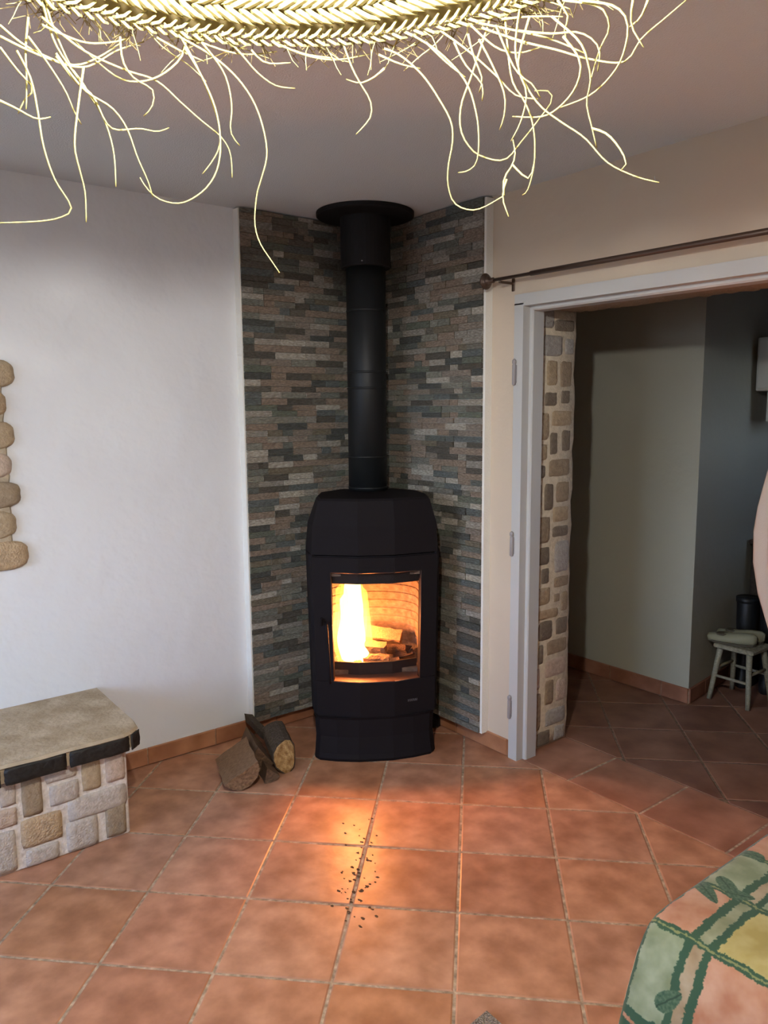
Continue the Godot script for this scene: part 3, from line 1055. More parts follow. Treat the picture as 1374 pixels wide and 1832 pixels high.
func braid(r: float, h: float, width: float, slope: float, pale: Material, count: int) -> void:
	var st := begin()
	for k in count:
		for row in 2:
			var a := TAU * (k + row * 0.5) / count
			var n_out := Vector3(cos(a), 0, sin(a))
			var t := Vector3(-sin(a), 0, cos(a))
			var d := (n_out * cos(slope) - Vector3.UP * sin(slope)).normalized()
			var face := t.cross(d).normalized()
			if face.y > 0.0:
				face = -face
			var sgn := 1.0 if row == 0 else -1.0
			var along := (t * 0.80 + d * 0.6 * sgn).normalized()
			var across := along.cross(face).normalized()
			var c := n_out * r + Vector3(0, h, 0) + d * width * 0.24 * sgn + face * rng.randf_range(0.0, 0.003)
			var l := width * rng.randf_range(0.44, 0.56)
			var w := width * 0.1
			var rings := []
			for e in [[-1.0, 0.5, -0.003], [-0.5, 1.0, 0.003], [0.3, 1.0, 0.0045], [1.0, 0.55, -0.002]]:
				var m: Vector3 = c + along * l * e[0] + face * (e[2] + 0.003)
				rings.append(PackedVector3Array([m - across * w * e[1], m + face * 0.0025, m + across * w * e[1], m - face * 0.0015]))
			loft(st, rings)
	part(shade, "braid", done(st), pale)

func build_lamp() -> void:
	shade = thing("pendant_lamp", "woven straw pendant lamp with long loose fringe, cut by the top edge", "lamp", LAMP)
	var st := begin(true)
	lathe(st, Vector3.ZERO, [[0.553, 0.004], [0.5, 0.022], [0.42, 0.05], [0.32, 0.085], [0.2, 0.13], [0.1, 0.165], [0.03, 0.185], [0.03, 0.19], [0.1, 0.171], [0.2, 0.136], [0.32, 0.092], [0.42, 0.056], [0.5, 0.028], [0.556, 0.01]], 72, false)
	part(shade, "shade_back", done(st), M.straw_shaded)
	braid(0.545, 0.001, 0.034, 0.3, M.straw, 190)
	var r := 0.487
	var h := 0.018
	while r > 0.06:
		braid(r, h, 0.06, 0.36, M.straw, maxi(14, int(r * 360)))
		r -= 0.054
		h += 0.0187
	st = begin(true)
	lathe(st, Vector3(0, 0.038, 0), [[0.018, 0.0], [0.022, 0.01], [0.022, 0.07], [0.01, 0.1], [0.0035, 0.11], [0.0035, 0.252]], 16)
	part(shade, "lamp_holder", done(st), M.white_plastic)
	st = begin(true)
	lathe(st, Vector3(0, 0.22, 0), [[0.02, 0.0], [0.05, 0.05], [0.055, 0.076]], 24)
	part(shade, "ceiling_rose", done(st), M.white_plastic)
	st = begin(true)
	var ball := []
	for i in 13:
		var a := PI * i / 12.0
		ball.append([sin(a) * 0.045, -0.005 - cos(a) * 0.045])
	lathe(st, Vector3.ZERO, ball, 24)
	part(shade, "bulb", done(st), M.bulb)
	lamp_light("bulb_light", Vector3(0, -0.005, 0), rgb(252, 250, 248), 3.0, 0.035, shade)
	fringe([172.8, -8.5, 175.2, -11.2, 176.5, -15.1, 177.5, -19.3, 179.3, -23.6, 181.9, -27.2, 181.0, -28.5, 178.5, -29.3, 173.4, -30.2])
	fringe([182.7, -8.3, 182.0, -13.6, 181.6, -18.9, 182.6, -22.1, 183.6, -25.0, 183.9, -29.3])
	fringe([177.0, -0.4, 179.2, -5.4, 183.5, -9.9, 186.5, -13.4, 188.1, -17.8, 188.5, -23.0])
	fringe([178.6, -7.3, 183.0, -10.9, 187.5, -12.2, 190.0, -14.5, 191.6, -18.2, 193.3, -21.5, 194.1, -23.6])
	fringe([198.8, -2.5, 201.5, -5.8, 203.7, -10.2, 204.4, -14.6, 203.9, -18.7, 202.2, -21.6, 199.7, -23.5, 197.7, -23.9, 195.4, -23.0, 193.7, -21.4, 192.8, -19.7])
	fringe([198.0, -0.6, 200.7, -4.2, 202.8, -8.1, 204.3, -12.3, 204.3, -15.0, 203.4, -16.8, 201.7, -19.0])
	fringe([176.8, -2.8, 183.3, -5.2, 189.9, -6.1, 194.8, -6.3, 198.7, -8.7, 201.7, -10.6, 204.7, -12.5, 206.1, -14.7, 206.3, -18.4])
	fringe([198.0, -1.0, 203.4, -2.6, 207.4, -5.1, 210.0, -8.3, 211.4, -12.3, 211.7, -15.9, 210.7, -19.3, 209.9, -21.8, 209.5, -26.3, 210.2, -29.7, 211.8, -32.7, 213.1, -35.0])
	fringe([201.6, -1.4, 203.8, -3.0, 205.6, -5.2, 206.4, -9.0, 206.1, -12.6, 207.5, -14.3])
	fringe([206.2, -0.9, 208.2, -2.0, 210.2, -3.6, 212.3, -4.7, 214.0, -4.9, 216.4, -4.5])
	fringe([225.2, -0.5, 226.5, -4.0, 227.6, -6.0, 228.9, -8.2, 228.6, -10.3, 226.0, -12.4])
	fringe([178.6, -7.7, 181.8, -10.0, 184.7, -10.9, 186.9, -14.1, 188.8, -14.4, 192.4, -13.1, 195.1, -12.7, 197.1, -11.3])
	fringe([169.8, -16.1, 172.9, -16.0, 176.2, -16.2, 178.8, -14.9])
	fringe([199.4, 0.1, 198.5, -3.2, 195.9, -5.5, 193.1, -6.6, 190.0, -6.4, 187.2, -4.1, 183.5, -0.2])
	fringe([188.6, -2.6, 189.2, -5.5, 191.1, -7.1, 194.1, -7.8, 194.2, -9.8, 193.1, -11.0])
	fringe([170.4, -8.8, 173.3, -10.5, 176.1, -12.0, 175.4, -13.0, 174.8, -14.9])
	fringe([174.8, -3.4, 174.7, -7.4, 175.2, -10.7, 175.4, -14.6])
	fringe([174.6, -6.1, 177.4, -7.8, 180.6, -10.9, 182.3, -13.4, 183.6, -14.5])
	fringe([170.6, -5.8, 175.1, -6.9, 181.6, -7.1, 186.2, -4.4, 192.0, 1.1])
	fringe([170.5, -7.3, 177.1, -7.6, 183.6, -7.0, 189.1, -2.7, 193.4, 0.1])
	fringe([194.4, -1.7, 198.5, -2.5, 202.1, -2.9])
	fringe([232.4, -5.3, 230.3, -5.8, 227.6, -5.9, 225.0, -4.5])
	fringe([176.8, -3.9, 183.4, -4.0, 188.9, -2.0, 191.7, 0.3])
	fringe([200.3, 0.2, 205.3, -0.3, 212.1, 1.3, 218.4, 3.2])
	fringe([197.1, -0.3, 205.3, -1.6, 209.8, -1.2, 213.8, 0.1])
	fringe([209.8, -1.9, 212.1, -3.1, 216.1, -2.3])
	fringe([214.5, -0.9, 219.1, -1.9, 223.5, -2.0, 228.8, -0.8])
	fringe([212.2, 0.3, 218.1, -1.5, 223.5, -1.8, 226.0, -2.0])
	fringe([177.4, -0.3, 179.0, -3.1, 181.6, -7.1, 183.9, -8.9, 185.4, -10.5])
	fringe([232.4, -2.3, 234.8, -3.0, 238.1, -5.9, 240.4, -9.5, 241.8, -12.7, 241.5, -15.4, 240.4, -18.4, 239.9, -21.2, 240.4, -23.9, 242.6, -25.4, 244.8, -25.4, 248.2, -23.8])
	fringe([249.0, -24.5, 248.9, -21.7, 250.1, -19.6, 250.4, -17.8, 249.9, -15.4], 0.66)
	fringe([237.2, -0.8, 241.5, -3.6, 245.2, -7.9, 246.4, -12.3, 246.3, -16.1, 245.4, -19.1, 243.5, -19.8, 241.5, -19.4])
	fringe([251.7, 1.3, 248.6, -3.8, 246.1, -7.6, 243.9, -11.0, 243.4, -14.3, 244.4, -16.7, 245.7, -17.8, 248.7, -18.5, 250.6, -15.6, 253.5, -12.3, 255.2, -10.1, 254.7, -8.5, 252.6, -7.9])
	fringe([253.1, 0.9, 252.9, -4.4, 253.1, -9.6, 254.3, -12.2, 254.9, -14.9, 254.7, -17.8, 253.9, -21.1, 252.4, -24.0, 251.0, -24.2])
	fringe([256.0, 0.1, 254.3, -5.9, 255.0, -10.0, 257.0, -13.7, 259.9, -16.5, 262.6, -19.0, 265.3, -22.9, 268.7, -25.5, 271.3, -26.8])
	fringe([257.5, -2.7, 254.8, -8.1, 255.5, -11.8, 253.9, -15.1, 251.6, -17.3])
	fringe([261.4, -3.8, 265.2, -7.9, 265.6, -10.4, 265.1, -12.4, 263.6, -14.6, 263.7, -17.9, 263.6, -20.3])
	fringe([264.0, -18.1, 266.3, -19.5, 268.4, -22.4, 269.1, -24.5, 268.2, -25.0], 0.63)
	fringe([263.4, -7.1, 265.3, -10.4, 263.9, -12.8, 260.7, -14.3, 256.7, -14.7, 251.1, -13.0])
	fringe([249.3, -2.1, 255.7, -5.1, 260.5, -7.1, 264.6, -9.1, 269.4, -10.7, 270.8, -7.7, 273.0, -5.6, 275.1, -3.6])
	fringe([266.1, -3.2, 270.7, -5.1, 271.9, -7.2, 270.4, -9.9, 267.7, -11.6, 263.3, -12.9, 257.8, -12.8])
	fringe([275.3, -6.6, 273.8, -8.7, 274.7, -11.5])
	fringe([277.9, -7.6, 275.4, -8.3, 272.3, -8.0])
	fringe([255.6, -4.1, 260.4, -5.3, 264.1, -5.8, 266.3, -8.1, 265.2, -10.6])
	fringe([246.9, -2.4, 247.2, -5.1, 248.0, -8.0, 246.9, -9.4])
	fringe([248.8, -3.6, 250.1, -6.5, 251.7, -10.9, 251.1, -13.6, 249.7, -15.2])
	fringe([250.3, -19.8, 252.8, -22.4, 253.6, -19.0], 0.66)
	fringe([249.4, -21.9, 248.7, -24.7, 249.6, -27.9], 0.66)
	fringe([244.5, -3.1, 245.8, -6.1, 248.0, -8.9, 247.4, -10.8])
	fringe([231.4, -3.1, 234.8, -4.3, 237.6, -4.7])
	fringe([239.6, -2.3, 242.9, -5.5, 245.2, -7.3])
	fringe([248.3, -1.1, 254.7, -3.3, 259.5, -5.3, 264.1, -8.2])
	fringe([247.4, -1.3, 251.0, -4.7, 254.0, -5.7, 256.9, -5.1])
	fringe([262.3, -1.9, 263.2, -3.9, 261.6, -4.7, 261.4, -6.5])
	fringe([263.2, -2.2, 267.9, -4.0, 268.6, -5.3, 267.8, -6.4, 265.4, -7.7, 263.1, -11.3])
	fringe([249.8, 1.0, 253.3, -0.1, 257.6, -1.0, 260.8, -0.8])
	fringe([252.7, -1.7, 256.6, -1.8, 261.3, -2.7])
	fringe([251.7, -2.3, 254.4, -8.8, 256.4, -10.8, 257.0, -12.5])
	fringe([242.1, -1.0, 246.2, -4.1, 250.3, -8.1, 252.9, -11.1, 255.8, -11.9])
	# the matted roots of the fringe outside the rim, their shade put into the colour
	st = begin()
	for k in 900:
		var a := rng.randf() * TAU
		var ln := rng.randf_range(0.02, 0.075)
		var sw := rng.randf_range(-1.1, 1.1)
		var pts := PackedVector3Array()
		for i in 3:
			var t := i / 2.0
			var aa := a + sw * t * ln / 0.55
			var rr := 0.552 + ln * t * 0.8
			pts.append(Vector3(cos(aa) * rr, 0.004 - ln * 0.3 * t * t - rng.randf() * 0.008, sin(aa) * rr))
		tube(st, pts, 0.0011, 0.0007, 3)
	var roots := part(shade, "fringe_roots", done(st), M.straw_shaded)
	roots.set_meta("kind", "stuff")
	# the many shorter ends all round the rim
	for k in 84:
		var a := rng.randf() * TAU
		if k < 40:
			a = deg_to_rad(rng.randf_range(160, 194) if k % 8 < 4 else rng.randf_range(236, 266) if k % 8 < 7 else rng.randf_range(194, 236))
		var sw := rng.randf_range(-0.9, 0.9)
		var ln := rng.randf_range(0.05, 0.16)
		var drop := rng.randf_range(0.005, 0.05)
		var curl := rng.randf_range(-0.5, 0.5)
		var pts := PackedVector3Array()
		for i in 6:
			var t := i / 5.0
			var rr := 0.545 + ln * 0.75 * t * (1.0 - 0.4 * t)
			var aa := a + (sw * t + curl * t * t) * ln / 0.55
			pts.append(Vector3(cos(aa) * rr, -drop * t * t + rng.randf_range(-0.004, 0.004) - 0.004, sin(aa) * rr))
		strand(pts, rng.randf_range(0.0009, 0.0015))

# ---------------------------------------------------------------- stone bench, stones on the left wall
func build_bench() -> void:
	var b := thing("stone_bench", "low stone hearth bench with a thick slab edged in black along left wall", "bench")
	var st := begin()
	box(st, Vector3(0.002, 0.0, 1.6), Vector3(0.515, 0.35, 2.75), 0.006)
	part(b, "mortar", done(st), M.mortar)
	var rows := [[204, 199, 25, 33.5, "pale"], [197, 190.5, 19, 33, "brown"], [188, 178, 20, 27.5, "pale"], [189, 178.5, 29, 34, "pale"], [176.5, 170, 22, 33, "tan"], [168, 161, 22.5, 33, "pink"], [182, 161, 12, 20.5, "pale"], [206, 199, 17.5, 24, "pink"], [198, 184.5, 7.5, 18, "honey"]]
	rows += [[207, 200, 1, 16, "pale"], [183, 172, 0.5, 12, "pale"], [169, 161.5, 1, 13, "brown"], [197, 186, 0.4, 6.5, "pale"]]
	for z in [[222, 208], [238, 223], [254, 240], [272, 256]]:
		rows += [[z[0], z[1], 1, 11, "pale"], [z[0] - 2, z[1] - 2, 12, 21, "honey"], [z[0] - 1, z[1] + 1, 22, 33, "pink"]]
	for d in rows:
		var s := part(b, "stone", stone_mesh((d[0] - d[1]) * 0.0103, (d[3] - d[2]) * 0.0102, 0.011, 0.0012, 0.055), M.stone[d[4]])
		s.transform = Transform3D(Basis(Vector3(0, 0, -1), Vector3.UP, Vector3.RIGHT), Vector3(0.513, (d[2] + d[3]) * 0.005, (d[0] + d[1]) * 0.005))
	# slab with a clipped, slightly wandering front edge
	st = begin()
	var outline := PackedVector2Array([Vector2(0.002, 2.8), Vector2(0.002, 1.53), Vector2(0.25, 1.536), Vector2(0.44, 1.538), Vector2(0.515, 1.55), Vector2(0.55, 1.588)])
	for k in 13:
		outline.append(Vector2(0.56 + rng.randf_range(-0.004, 0.004), 1.62 + k * 0.098))
	var inner := PackedVector2Array()
	var low := PackedVector2Array()
	for p in outline:
		inner.append(p + Vector2(-0.008 if p.x > 0.1 else 0.0, 0.006 if p.y < 1.6 else 0.0))
		low.append(p + Vector2(-0.006 if p.x > 0.1 else 0.0, 0.004 if p.y < 1.6 else 0.0))
	loft(st, [flat_ring(low, 0.35), flat_ring(low, 0.398), flat_ring(outline, 0.404), flat_ring(inner, 0.413)])
	part(b, "slab", done(st), M.slab)
	for e in [[0.557, 2.028, 0.557, 1.826], [0.557, 1.815, 0.552, 1.6], [0.551, 1.592, 0.518, 1.551], [0.557, 2.28, 0.557, 2.04], [0.557, 2.5, 0.557, 2.29]]:
		var a := Vector3(e[0], 0, e[1])
		var c := Vector3(e[2], 0, e[3])
		var d := (c - a).normalized()
		var s := part(b, "edge_brick", stone_mesh(a.distance_to(c), 0.06, 0.008, 0.0013, 0.02, 8), M.black_brick, "black edge brick")
		s.transform = Transform3D(Basis(d, Vector3.UP, d.cross(Vector3.UP)), Vector3((a.x + c.x) / 2, 0.372, (a.z + c.z) / 2))

func build_quoins() -> void:
	var st := begin(true)
	var rings := []
	for i in 30:
		var y := 0.99 + 0.79 * i / 29.0
		var e := 1.835 + rng.randf_range(-0.006, 0.006)
		rings.append(PackedVector3Array([Vector3(0.0, y, 2.0), Vector3(0.014, y, 2.0), Vector3(0.014, y, e), Vector3(0, y, e - 0.01)]))
	loft(st, rings)
	var q := setting("trim_2", done(st), M.mortar_tan, "column of rounded honey stones set in the left wall at the photo's left edge", "stonework")
	var tones := ["tan", "honey", "tan", "pink", "brown", "tan", "honey"]
	var data := [[1.781, 168.7, 179.3], [1.818, 156.7, 168.2], [1.796, 144.7, 156.3], [1.813, 133.6, 144], [1.789, 121.9, 132.8], [1.812, 109.7, 121.5], [1.775, 97.4, 108.9]]
	for k in data.size():
		var z0: float = data[k][0]
		var w := 0.2 + 0.03 * (k % 3)
		var s := part(q, "stone", stone_mesh(w, (data[k][2] - data[k][1]) * 0.01, 0.028, 0.0016, 0.2, 8), M.stone[tones[k]])
		s.transform = Transform3D(Basis(Vector3(0, 0, -1), Vector3.UP, Vector3.RIGHT), Vector3(0.0, (data[k][1] + data[k][2]) * 0.005, z0 + w / 2))

# ---------------------------------------------------------------- sofa end under its patterned cover
func build_sofa() -> void:
	var s := thing("sofa", "sofa end under a green, peach and yellow checked leaf print cover", "sofa")
	var prof := []   # along the cover, from the back over the top and down the front: z, y, arc length
	for z in [0.35, 0.5, 0.7, 0.9, 1.05, 1.13]:
		prof.append(Vector2(z, 0.55))
	prof.append_array([Vector2(1.17, 0.547), Vector2(1.2, 0.536), Vector2(1.222, 0.515), Vector2(1.24, 0.48), Vector2(1.275, 0.4), Vector2(1.32, 0.28), Vector2(1.36, 0.15), Vector2(1.39, 0.03)])
	var grid := []
	var uvs := []
	var across := [[-0.014, 0.12], [-0.008, 0.035], [0.0, 0.012], [0.012, 0.003], [0.03, 0.0], [0.1, 0.0], [0.2, 0.0], [0.35, 0.0], [0.5, 0.0], [0.65, 0.0], [0.8, 0.0]]
	var arc := 0.0
	for i in prof.size():
		if i:
			arc += prof[i].distance_to(prof[i - 1])
		var d: Vector2 = (prof[mini(i + 1, prof.size() - 1)] - prof[maxi(i - 1, 0)]).normalized()
		var nrm := Vector2(-d.y, d.x)   # (z, y) pointing out of the cover
		var row := PackedVector3Array()
		var urow := PackedVector2Array()
		for k in across.size():
			var e: Array = across[k]
			var sink: float = e[1] * (1.0 if i < 9 else 0.6)
			var p: Vector2 = prof[i] - nrm * sink
			var fold := 0.006 * sin(e[0] * 26.0 + 0.7) * clampf((0.5 - prof[i].y) * 3.0, 0.0, 1.0)
			row.append(Vector3(2.462 + e[0], maxf(p.y, 0.02), p.x + fold))
			urow.append(Vector2((0.012 + e[0] - (0.02 - k * 0.01 if k < 2 else 0.0)) / 0.84, (prof[0].x - 0.66 + arc) / 1.44))
		grid.append(row)
		uvs.append(urow)
	var st := begin(true)
	for i in grid.size() - 1:
		for k in across.size() - 1:
			var o := Vector3(0, 1, 0.6)
			for tri_of in [[[i, k], [i, k + 1], [i + 1, k + 1]], [[i, k], [i + 1, k + 1], [i + 1, k]]]:
				var a: Vector3 = grid[tri_of[0][0]][tri_of[0][1]]
				var b: Vector3 = grid[tri_of[1][0]][tri_of[1][1]]
				var c: Vector3 = grid[tri_of[2][0]][tri_of[2][1]]
				var list: Array = tri_of
				if (b - a).cross(c - a).dot(o) > 0.0:
					list = [tri_of[0], tri_of[2], tri_of[1]]
				for q in list:
					st.set_uv(uvs[q[0]][q[1]])
					st.add_vertex(grid[q[0]][q[1]])
	part(s, "cover", done(st), M.quilt, "leaf print cotton cover")
	st = begin()
	var rings := []
	for p in [[0.36, 0.36], [0.37, 0.5], [0.4, 0.53], [1.1, 0.53], [1.2, 0.49], [1.25, 0.36], [1.3, 0.2], [1.33, 0.03], [0.36, 0.03]]:
		rings.append(Vector2(p[0], p[1]))
	var r0 := PackedVector3Array()
	var r1 := PackedVector3Array()
	for p in rings:
		r0.append(Vector3(2.472, p.y - 0.006, p.x))
		r1.append(Vector3(3.25, p.y - 0.006, p.x))
	loft(st, [r0, r1])
	part(s, "frame", done(st), M.upholstery)

# ---------------------------------------------------------------- curtain and its rod
func build_curtain() -> void:
	var r := thing("curtain_rod", "thin bronze curtain rod with a ringed knob end above the doorway", "curtain rod")
	var st := begin(true)
	tube(st, PackedVector3Array([Vector3(0.9, 2.13, 0.08), Vector3(1.5, 2.129, 0.08), Vector3(3.0, 2.127, 0.08)]), 0.007, 0.007, 10)
	part(r, "inner_rod", done(st), M.rod)
	st = begin(true)
	tube(st, PackedVector3Array([Vector3(1.13, 2.13, 0.08), Vector3(1.5, 2.129, 0.08), Vector3(2.9, 2.127, 0.08)]), 0.0105, 0.0105, 12)
	part(r, "rod", done(st), M.rod)
	st = begin(true)
	var rings := []
	for e in [[0.0, 0.008], [0.006, 0.018], [0.012, 0.022], [0.017, 0.019], [0.019, 0.03], [0.026, 0.035], [0.033, 0.03], [0.035, 0.019], [0.041, 0.023], [0.048, 0.016], [0.052, 0.01], [0.07, 0.012], [0.074, 0.008]]:
		var ring := PackedVector3Array()
		for k in 16:
			ring.append(Vector3(0.852 + e[0], 2.13 + sin(TAU * k / 16) * e[1], 0.08 + cos(TAU * k / 16) * e[1]))
		rings.append(ring)
	loft(st, rings)
	part(r, "finial", done(st), M.rod, "ringed round knob")
	for x in [0.965, 2.7]:
		st = begin()
		box(st, Vector3(x - 0.008, 2.085, 0.0), Vector3(x + 0.008, 2.15, 0.006), 0.002)
		box(st, Vector3(x - 0.005, 2.112, 0.004), Vector3(x + 0.005, 2.122, 0.09), 0.002)
		part(r, "bracket", done(st), M.rod)
	var c := thing("curtain", "pale pink curtain edge bulging into the doorway at the right edge", "curtain")
	st = begin(true)
	rings = []
	var spine := [[2.11, 2.25, 0.045], [1.9, 2.225, 0.05], [1.6, 2.175, 0.06], [1.4, 2.135, 0.07], [1.28, 2.112, 0.075], [1.2, 2.104, 0.078], [1.1, 2.108, 0.075], [1.0, 2.128, 0.07], [0.86, 2.175, 0.06], [0.75, 2.23, 0.05], [0.66, 2.28, 0.042], [0.5, 2.3, 0.05], [0.25, 2.31, 0.06], [0.03, 2.31, 0.065]]
	for e in spine:
		var ring := PackedVector3Array()
		for k in 60:
			var t := TAU * k / 60
			var fold := 1.0 + 0.16 * sin(t * 9.0 + e[0] * 1.3) * clampf(e[2] * 14.0, 0.3, 1.0)
			ring.append(Vector3(e[1] + 0.17 + cos(t) * 0.165 * (1.0 + (fold - 1.0) * 0.5), e[0], 0.085 + sin(t) * e[2] * fold))
		rings.append(ring)
	loft(st, rings)
	part(c, "cloth", done(st), M.curtain)
	st = begin(true)
	tube(st, PackedVector3Array([Vector3(2.275, 0.67, 0.085), Vector3(2.31, 0.66, 0.14), Vector3(2.42, 0.665, 0.155), Vector3(2.54, 0.7, 0.13), Vector3(2.58, 0.72, 0.02)]), 0.012, 0.012, 8)
	part(c, "tie_back", done(st), M.curtain)

# ---------------------------------------------------------------- stool, shoes, boots, hall furniture
func build_stool() -> void:
	var s := thing("stool", "small pale wooden stool against the hall wall", "stool")
	var tops := [Vector3(1.215, 0.3, -1.415), Vector3(1.375, 0.3, -1.41), Vector3(1.215, 0.3, -1.565), Vector3(1.375, 0.3, -1.56)]
	var feet := [Vector3(1.181, 0.002, -1.379), Vector3(1.4, 0.002, -1.374), Vector3(1.185, 0.002, -1.616), Vector3(1.41, 0.002, -1.6)]
	for k in 4:
		var st := begin(true)
		var pts := PackedVector3Array()
		for i in 5:
			pts.append(feet[k].lerp(tops[k], i / 4.0))
		tube(st, pts, 0.0125, 0.0165, 10)
		part(s, "leg", done(st), M.stool)
	for e in [[0, 1, 0.45], [2, 3, 0.5], [0, 2, 0.6], [1, 3, 0.6]]:
		var st := begin(true)
		tube(st, PackedVector3Array([feet[e[0]].lerp(tops[e[0]], e[2]), feet[e[1]].lerp(tops[e[1]], e[2])]), 0.008, 0.008, 8)
		part(s, "stretcher", done(st), M.stool)
	var st := begin()
	box(st, Vector3(1.185, 0.292, -1.6), Vector3(1.405, 0.316, -1.385), 0.006)
	part(s, "seat", done(st), M.stool)
	for k in 2:
		var sh := thing("clog", ["pale olive slip-on shoe at the front of the small stool", "pale olive slip-on shoe at the back of the small stool"][k], "shoe", Vector3(1.255, 0.3175, -1.445 - k * 0.095), 0.25 - k * 0.1, "pair of shoes on the stool")
		st = begin(true)
		var rings := []
		for e in [[-0.125, 0.012, 0.025, 0.03], [-0.115, 0.028, 0.045, 0.0], [-0.06, 0.04, 0.05, 0.0], [0.0, 0.044, 0.058, 0.0], [0.06, 0.042, 0.068, 0.002], [0.11, 0.03, 0.07, 0.006], [0.128, 0.012, 0.06, 0.02]]:
			var ring := PackedVector3Array()
			for q in 14:
				var t := TAU * q / 14
				ring.append(Vector3(e[0], e[3] + (e[2] - e[3]) * 0.5 * (1.0 + sin(t)), cos(t) * e[1]))
			rings.append(ring)
		loft(st, rings)
		part(sh, "upper", done(st), M.shoe)
		st = begin(true)
		lathe(st, Vector3(-0.045, 0.044, 0), [[0.034, 0.0], [0.033, 0.0075], [0.02, 0.0085]], 14)
		part(sh, "opening", done(st), M.shoe_in)
		st = begin()
		loft(st, [circle(Vector3(0, 0.0, 0), 0.05, 16), circle(Vector3(0, 0.012, 0), 0.052, 16)])
		var sole := part(sh, "sole", done(st), M.shoe_in)
		sole.scale = Vector3(2.4, 1, 0.85)

func build_hall_things() -> void:
	for k in 2:
		var b := thing("rubber_boot", ["black rubber boot behind the stool, nearer the wall", "black rubber boot behind the stool, nearer the curtain"][k], "boot", Vector3(1.195 + k * 0.135, 0, -1.735), 1.75, "pair of boots behind the stool")
		var st := begin(true)
		var rings := []
		for e in [[0.0, 0.05, 0.13, 0.05], [0.04, 0.052, 0.132, 0.05], [0.09, 0.048, 0.1, 0.03], [0.14, 0.044, 0.062, 0.0], [0.22, 0.046, 0.056, -0.01], [0.36, 0.055, 0.062, -0.01], [0.5, 0.058, 0.066, -0.01], [0.51, 0.054, 0.062, -0.01]]:
			var ring := PackedVector3Array()
			for q in 18:
				var t := TAU * q / 18
				ring.append(Vector3(e[3] + cos(t) * e[2], e[0] + 0.002, sin(t) * e[1]))
			rings.append(ring)
		loft(st, rings)
		part(b, "boot_shaft", done(st), M.rubber)
		st = begin(true)
		loft(st, [circle(Vector3(-0.01, 0.494, 0), 0.069, 18, 0.9), circle(Vector3(-0.01, 0.52, 0), 0.069, 18, 0.9)])
		part(b, "boot_cuff", done(st), M.rubber)
	var c := thing("cabinet", "dark wooden cabinet standing against the hall wall behind the boots", "cabinet")
	var st := begin()
	box(st, Vector3(1.075, 0.0, -2.4), Vector3(1.45, 0.78, -1.98), 0.004)
	part(c, "body", done(st), M.dark_wood)
	st = begin()
	box(st, Vector3(1.065, 0.78, -2.42), Vector3(1.47, 0.805, -1.96), 0.004)
	part(c, "top", done(st), M.dark_wood)
	for k in 2:
		st = begin()
		box(st, Vector3(1.085 + k * 0.182, 0.05, -1.98), Vector3(1.26 + k * 0.182, 0.76, -1.965), 0.003)
		part(c, "door", done(st), M.dark_wood)
	var u := thing("wall_cupboard", "pale grey stepped wall cupboard high on the hall wall", "cupboard")
	st = begin()
	box(st, Vector3(1.083, 1.675, -2.15), Vector3(1.45, 1.975, -1.9), 0.006)
	part(u, "body", done(st), M.grey_wood)
	st = begin()
	box(st, Vector3(1.148, 1.5, -2.12), Vector3(1.42, 1.674, -1.905), 0.006)
	part(u, "lower_box", done(st), M.grey_wood)
	st = begin()
	box(st, Vector3(1.095, 1.69, -1.9), Vector3(1.44, 1.965, -1.892), 0.003)
	part(u, "door", done(st), M.grey_wood)

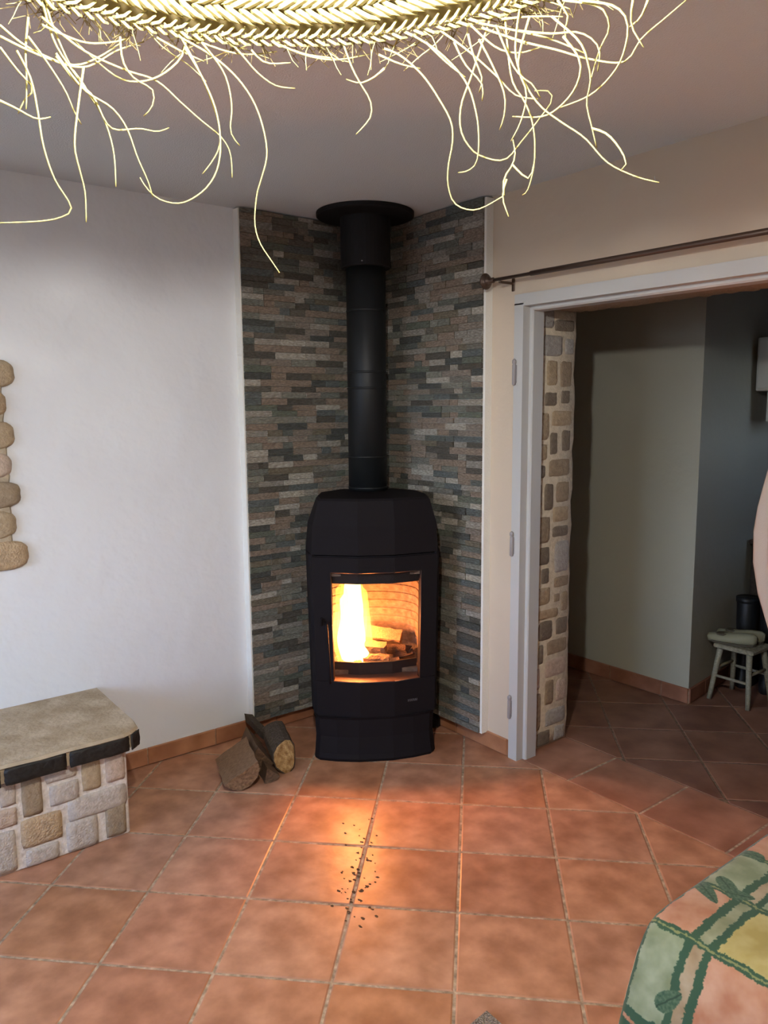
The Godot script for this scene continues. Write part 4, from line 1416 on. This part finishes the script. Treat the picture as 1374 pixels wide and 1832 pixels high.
# ---------------------------------------------------------------- firewood on the floor
func build_firewood() -> void:
	var defs := [
		["split log lying at the left of the firewood, flat pale face up", Vector3(0.5, 0.058, 1.105), Vector3(0.27, 0.07, 1.035), HALF, 0.086, 0.55, M.split_wood],
		["dark split wedge leaning between the pale log and the bark log", Vector3(0.415, 0.075, 0.985), Vector3(0.2, 0.08, 0.925), WEDGE, 0.095, 0.12, M.split_dark],
		["small dark wedge lying lowest in front of the leaning firewood", Vector3(0.505, 0.036, 0.985), Vector3(0.36, 0.036, 0.945), WEDGE, 0.058, 0.35, M.split_dark],
		["round log with dark bark and a pale chopped end, rightmost firewood", Vector3(0.45, 0.056, 0.872), Vector3(0.22, 0.085, 0.80), ROUND, 0.055, 0.0, M.bark],
		["thin split stick leaning on the skirting behind the other firewood", Vector3(0.25, 0.1, 0.865), Vector3(0.045, 0.118, 0.845), WEDGE, 0.036, 0.7, M.bark],
	]
	for k in defs.size():
		var d: Array = defs[k]
		var o := thing("firewood_log", d[0], "log", Vector3.ZERO, 0.0, "firewood on the floor")
		if k != 3:
			part(o, "wood", split_log(d[1], d[2], d[3], d[4], d[5], 0.06, 1.0), d[6])
			continue
		# the chopped log: its near end is cut on a slant and faces up
		var ax: Vector3 = (d[1] - d[2]).normalized()
		var sd := ax.cross(Vector3.UP).normalized()
		var up := sd.cross(ax)
		var rings := []
		for i in 7:
			var ring := PackedVector3Array()
			for q in 14:
				var t := TAU * q / 14
				var r := 0.057 * (1.0 + 0.07 * sin(t * 3.0 + 1.0)) * rng.randf_range(0.96, 1.04)
				var slant := -1.15 * (sin(t) * 0.75 - cos(t) * 0.35) * r if i == 6 else 0.0
				ring.append(d[2].lerp(d[1], i / 6.0 - (0.08 if i == 6 else 0.14 if i == 5 else 0.0)) + sd * cos(t) * r + up * sin(t) * r + ax * (slant * (1.0 if i == 6 else 0.0)))
			rings.append(ring)
		var st := begin()
		loft(st, rings)
		part(o, "wood", done(st), d[6])
		st = begin()
		var near: PackedVector3Array = rings[6]
		var c := mean(near)
		var out := (near[1] - near[0]).cross(near[7] - near[0]).normalized()
		if out.y < 0.0:
			out = -out
		var a := PackedVector3Array()
		var b := PackedVector3Array()
		for q in near:
			a.append(c + (q - c) * 0.93 + out * 0.001)
			b.append(c + (q - c) * 0.8 + out * rng.randf_range(0.004, 0.01))
		loft(st, [a, b])
		part(o, "cut_end", done(st), M.cut_wood, "pale chopped end")

# chips in the tile gloss before the stove, laid on as thin dark flakes
func build_tile_chips() -> void:
	var st := begin()
	for k in 70:
		var t := rng.randf()
		var c := Vector3(lerpf(1.0, 1.46, t), 0.0003, lerpf(0.87, 1.235, t)) + Vector3(rng.randf_range(-0.06, 0.06), 0, rng.randf_range(-0.06, 0.06))
		var r := rng.randf_range(0.003, 0.009)
		var low := PackedVector3Array()
		var top := PackedVector3Array()
		var turn := rng.randf() * TAU
		for q in 6:
			var v := Vector3(cos(turn + q * TAU / 6) * r * rng.randf_range(0.5, 1.5), 0, sin(turn + q * TAU / 6) * r * rng.randf_range(0.4, 1.0))
			low.append(c + v)
			top.append(c + v * 0.7 + Vector3(0, 0.0007, 0))
		loft(st, [low, top])
	var o := part(self, "tile_chips", done(st), M.split_dark)
	o.set_meta("kind", "stuff")
	tag(o, "small dark chips in the tile gloss before the stove, laid on as flakes", "debris")

func build_hook() -> void:
	var h := thing("wall_hook", "tiny white hook screwed into the wall high above the doorway", "hook", Vector3(1.64, 2.384, 0))
	var st := begin(true)
	tube(st, PackedVector3Array([Vector3(0, 0, 0), Vector3(0, 0, 0.016), Vector3(0.001, 0.003, 0.021), Vector3(0.001, 0.014, 0.022)]), 0.002, 0.0015, 6)
	part(h, "shank", done(st), M.white_plastic)
	st = begin()
	lathe(st, Vector3.ZERO, [[0.003, -0.003], [0.004, 0.0], [0.003, 0.003]], 8)
	part(h, "plate", done(st), M.white_plastic)

func build_rug() -> void:
	var r := thing("rug", "corner of a grey brown woven rug at the bottom edge", "rug")
	var st := begin()
	# two edges run out of the photo from the corner on the tiles
	var c := Vector2(1.99, 1.185)
	var a := Vector2(0.08, 1.0).normalized()
	var b := Vector2(1.0, 0.05).normalized()
	var o := PackedVector2Array([c, c + b * 2.6, c + b * 2.6 + a * 2.4, c + a * 2.4])  # unseen part made large and pale to bounce neutral light
	var i := PackedVector2Array()
	for p in o:
		i.append(p + (c + b * 1.3 + a * 1.2 - p).normalized() * 0.006)
	loft(st, [flat_ring(o, 0.001), flat_ring(o, 0.007), flat_ring(i, 0.012)])
	part(r, "weave", done(st), M.rug)
